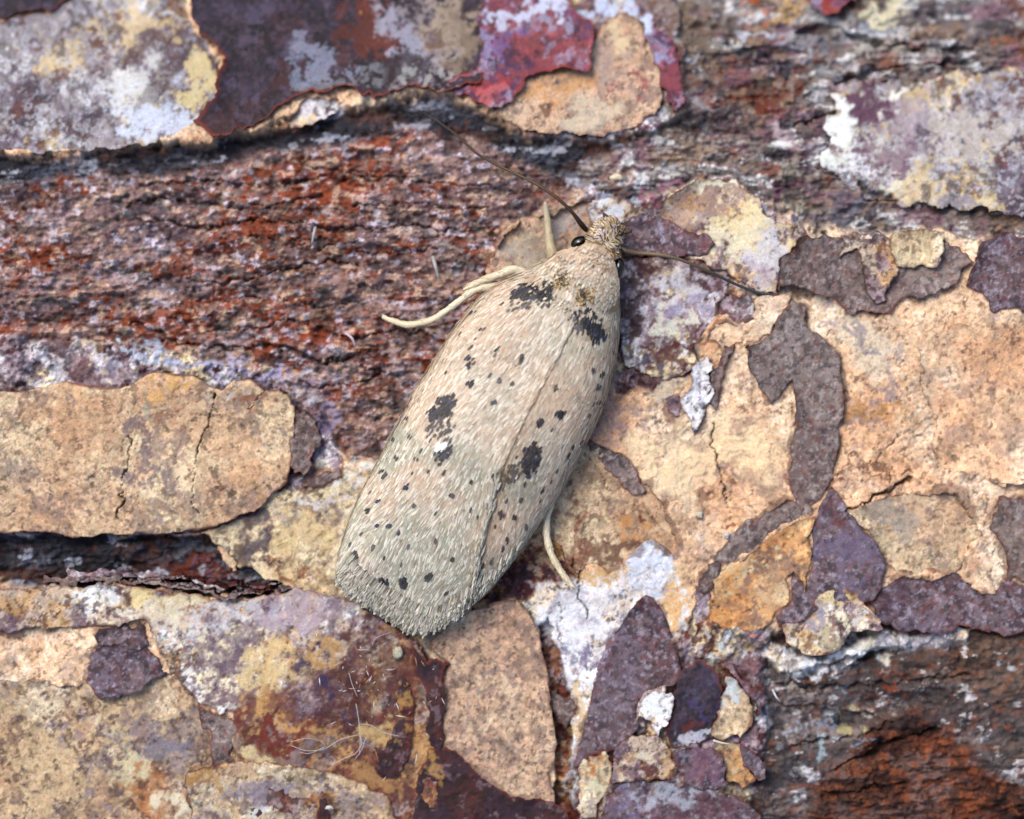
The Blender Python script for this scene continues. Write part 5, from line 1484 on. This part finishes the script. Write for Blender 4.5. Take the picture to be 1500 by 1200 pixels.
# ------------------------------------------------------------------ loose bits on the bark
def crumb(px, py, rx, ry, col, label, dz=.05, seed=1, name='crumb', group=None, h=.6, cat='crumb'):
    r = np.random.default_rng(seed)
    nu, nv = 16, 10
    V, Fc = [], []
    ang = r.uniform(0, 3)
    cx, cy, cz = W3(px, py, dz)
    k = r.normal(0, 1, (3, 3))
    for i in range(nv + 1):
        th = math.pi * i / nv
        for j in range(nu):
            ph = 2 * math.pi * j / nu
            d = np.array([math.sin(th) * math.cos(ph), math.sin(th) * math.sin(ph), math.cos(th)])
            w = 1 + .16 * math.sin(3 * (d @ k[0])) + .10 * math.sin(5 * (d @ k[1])) + .06 * math.sin(9 * (d @ k[2]))
            X, Y, Z = d[0] * rx * w, d[1] * ry * w, d[2] * min(rx, ry) * h * w
            V.append((X, Y, Z))
    for i in range(nv):
        for j in range(nu):
            Fc.append((i * nu + j, (i + 1) * nu + j, (i + 1) * nu + (j + 1) % nu, i * nu + (j + 1) % nu))
    c = np.tile(srgb(col), (len(V), 1)) * np.clip(1 + .15 * r.normal(size=(len(V), 1)), .6, 1.3)
    o = build(name, np.array(V), Fc, c, M_BIT)
    o.location = (cx, cy, cz)
    o['label'] = label
    o['category'] = cat
    if group:
        o['group'] = group
    return o


crumb(904, 257, .09, .05, (226, 218, 196), 'cream seed like crumb in the fissure above the moth head', -.14, 1)
crumb(583, 956, .07, .09, (196, 194, 176), 'pale grey crumb just below the moth wing tip', .14, 2)
crumb(1025, 754, .05, .055, (206, 200, 186), 'round pale crumb on the peach bark', .03, 3, h=.4)
crumb(1064, 784, .045, .04, (206, 204, 206), 'glassy whitish crumb at the end of the grey streak', .08, 4, h=.5)
crumb(1180, 1001, .12, .10, (52, 46, 58), 'dark purple chip edged with white in the lower right fissure', -.25, 5, 'bark_chip', h=.3, cat='bark chip')
crumb(1229, 1056, .055, .085, (40, 46, 58), 'slate dark chip beside a yellowish patch, lower right', -.25, 6, 'bark_chip', h=.35, cat='bark chip')
crumb(1103, 932, .06, .04, (196, 150, 150), 'tiny pink crumb in the dark gap below the orange plate', .05, 8)
crumb(483, 1183, .06, .03, (206, 206, 206), 'small white crumb near the bottom left edge', .2, 9)


def fibre(pts, rad, col, label, name='fibre', cat='fibre', group=None):
    v, f, c, _, _ = tube([W3(*p) for p in pts], [rad] * (len(pts) - 1) + [rad * .5], 6, col=col, step=.04)
    root = np.array(W3(*pts[0]))
    o = build(name, v - root, f, c, M_BIT)
    o.location = root
    o['label'] = label
    o['category'] = cat
    return o


fibre([(461, 332, -.12), (459, 342, -.08), (456, 356, -.13)], .022, (190, 196, 200), 'short pale fibre standing in the rust brown fibres')
fibre([(634, 376, -.14), (638, 390, -.06), (643, 408, -.12)], .03, (186, 184, 184), 'thick whitish splinter left of the moth shoulder')
fibre([(506, 488, -.12), (516, 496, -.08), (520, 508, -.12)], .02, (214, 196, 204), 'curved pinkish white thread under the left leg')
fibre([(1262, 886, .22), (1272, 894, .24), (1280, 903, .2)], .02, (214, 196, 180), 'pale straight splinter at the right edge of the cream plate')
fibre([(1043, 1082, .14), (1056, 1086, .15), (1068, 1088, .13)], .018, (220, 212, 196), 'thin pale splinter between tan flakes, lower right')
fibre([(1134, 1012, -.2), (1138, 1022, -.12), (1145, 1030, -.18)], .015, (226, 226, 230), 'short white thread in the lower right fissure')

# fine silk and dust fibres on the red brown bark below the moth: too many to count
r = np.random.default_rng(77)
VV, FF, CC = [], [], []
off = 0
SILK = [([(428, 1090), (450, 1098), (475, 1096), (500, 1082), (525, 1076)], .010), ([(440, 1100), (455, 1102), (478, 1092)], .008), ([(522, 1030), (526, 1055), (528, 1080), (527, 1105)], .010),
        ([(486, 1120), (505, 1110), (520, 1104), (530, 1090), (528, 1078)], .010), ([(528, 1060), (545, 1062), (560, 1072), (585, 1078)], .009), ([(512, 985), (516, 1000), (524, 1020)], .009),
        ([(520, 1112), (530, 1098), (536, 1080)], .009), ([(545, 945), (550, 935), (560, 930), (575, 925)], .007), ([(427, 1085), (450, 1080), (470, 1084), (478, 1092)], .007)]
for pts, rad in SILK:
    v, f, c, _, _ = tube([W3(a, b, .15 + .03 * r.random()) for a, b in pts], [rad * .55] * len(pts), 5, col=(206, 202, 204), step=.05)
    VV.append(v)
    FF += [tuple(k + off for k in q) for q in f]
    CC.append(c)
    off += len(v)
for _ in range(100):
    cx, cy = r.normal(545, 55), r.normal(1010, 60)
    if cx > 650 or cy > 1190 or cy < 915 or cx < 420:
        continue
    a = r.uniform(0, math.pi)
    L = r.uniform(2, 6) if r.random() < .5 else r.uniform(6, 17)
    pts = [(cx, cy, .135), (cx + math.cos(a) * L * .5, cy + math.sin(a) * L * .5, .165 + r.uniform(0, .03)), (cx + math.cos(a + .08) * L, cy + math.sin(a + .08) * L, .14)]
    colr = [(216, 214, 220), (206, 176, 130), (186, 148, 104), (232, 230, 236)][r.integers(0, 4)]
    v, f, c, _, _ = tube([W3(*p) for p in pts], [.004, r.uniform(.003, .009), .002], 5, col=colr, step=.03)
    VV.append(v)
    FF += [tuple(k + off for k in q) for q in f]
    CC.append(c)
    off += len(v)
silk = build('silk_fibres', np.concatenate(VV), FF, np.concatenate(CC), M_BIT)
silk['kind'] = 'stuff'
silk['label'] = 'fine pale silk threads and short fibres on the red brown bark'
silk['category'] = 'fibres'
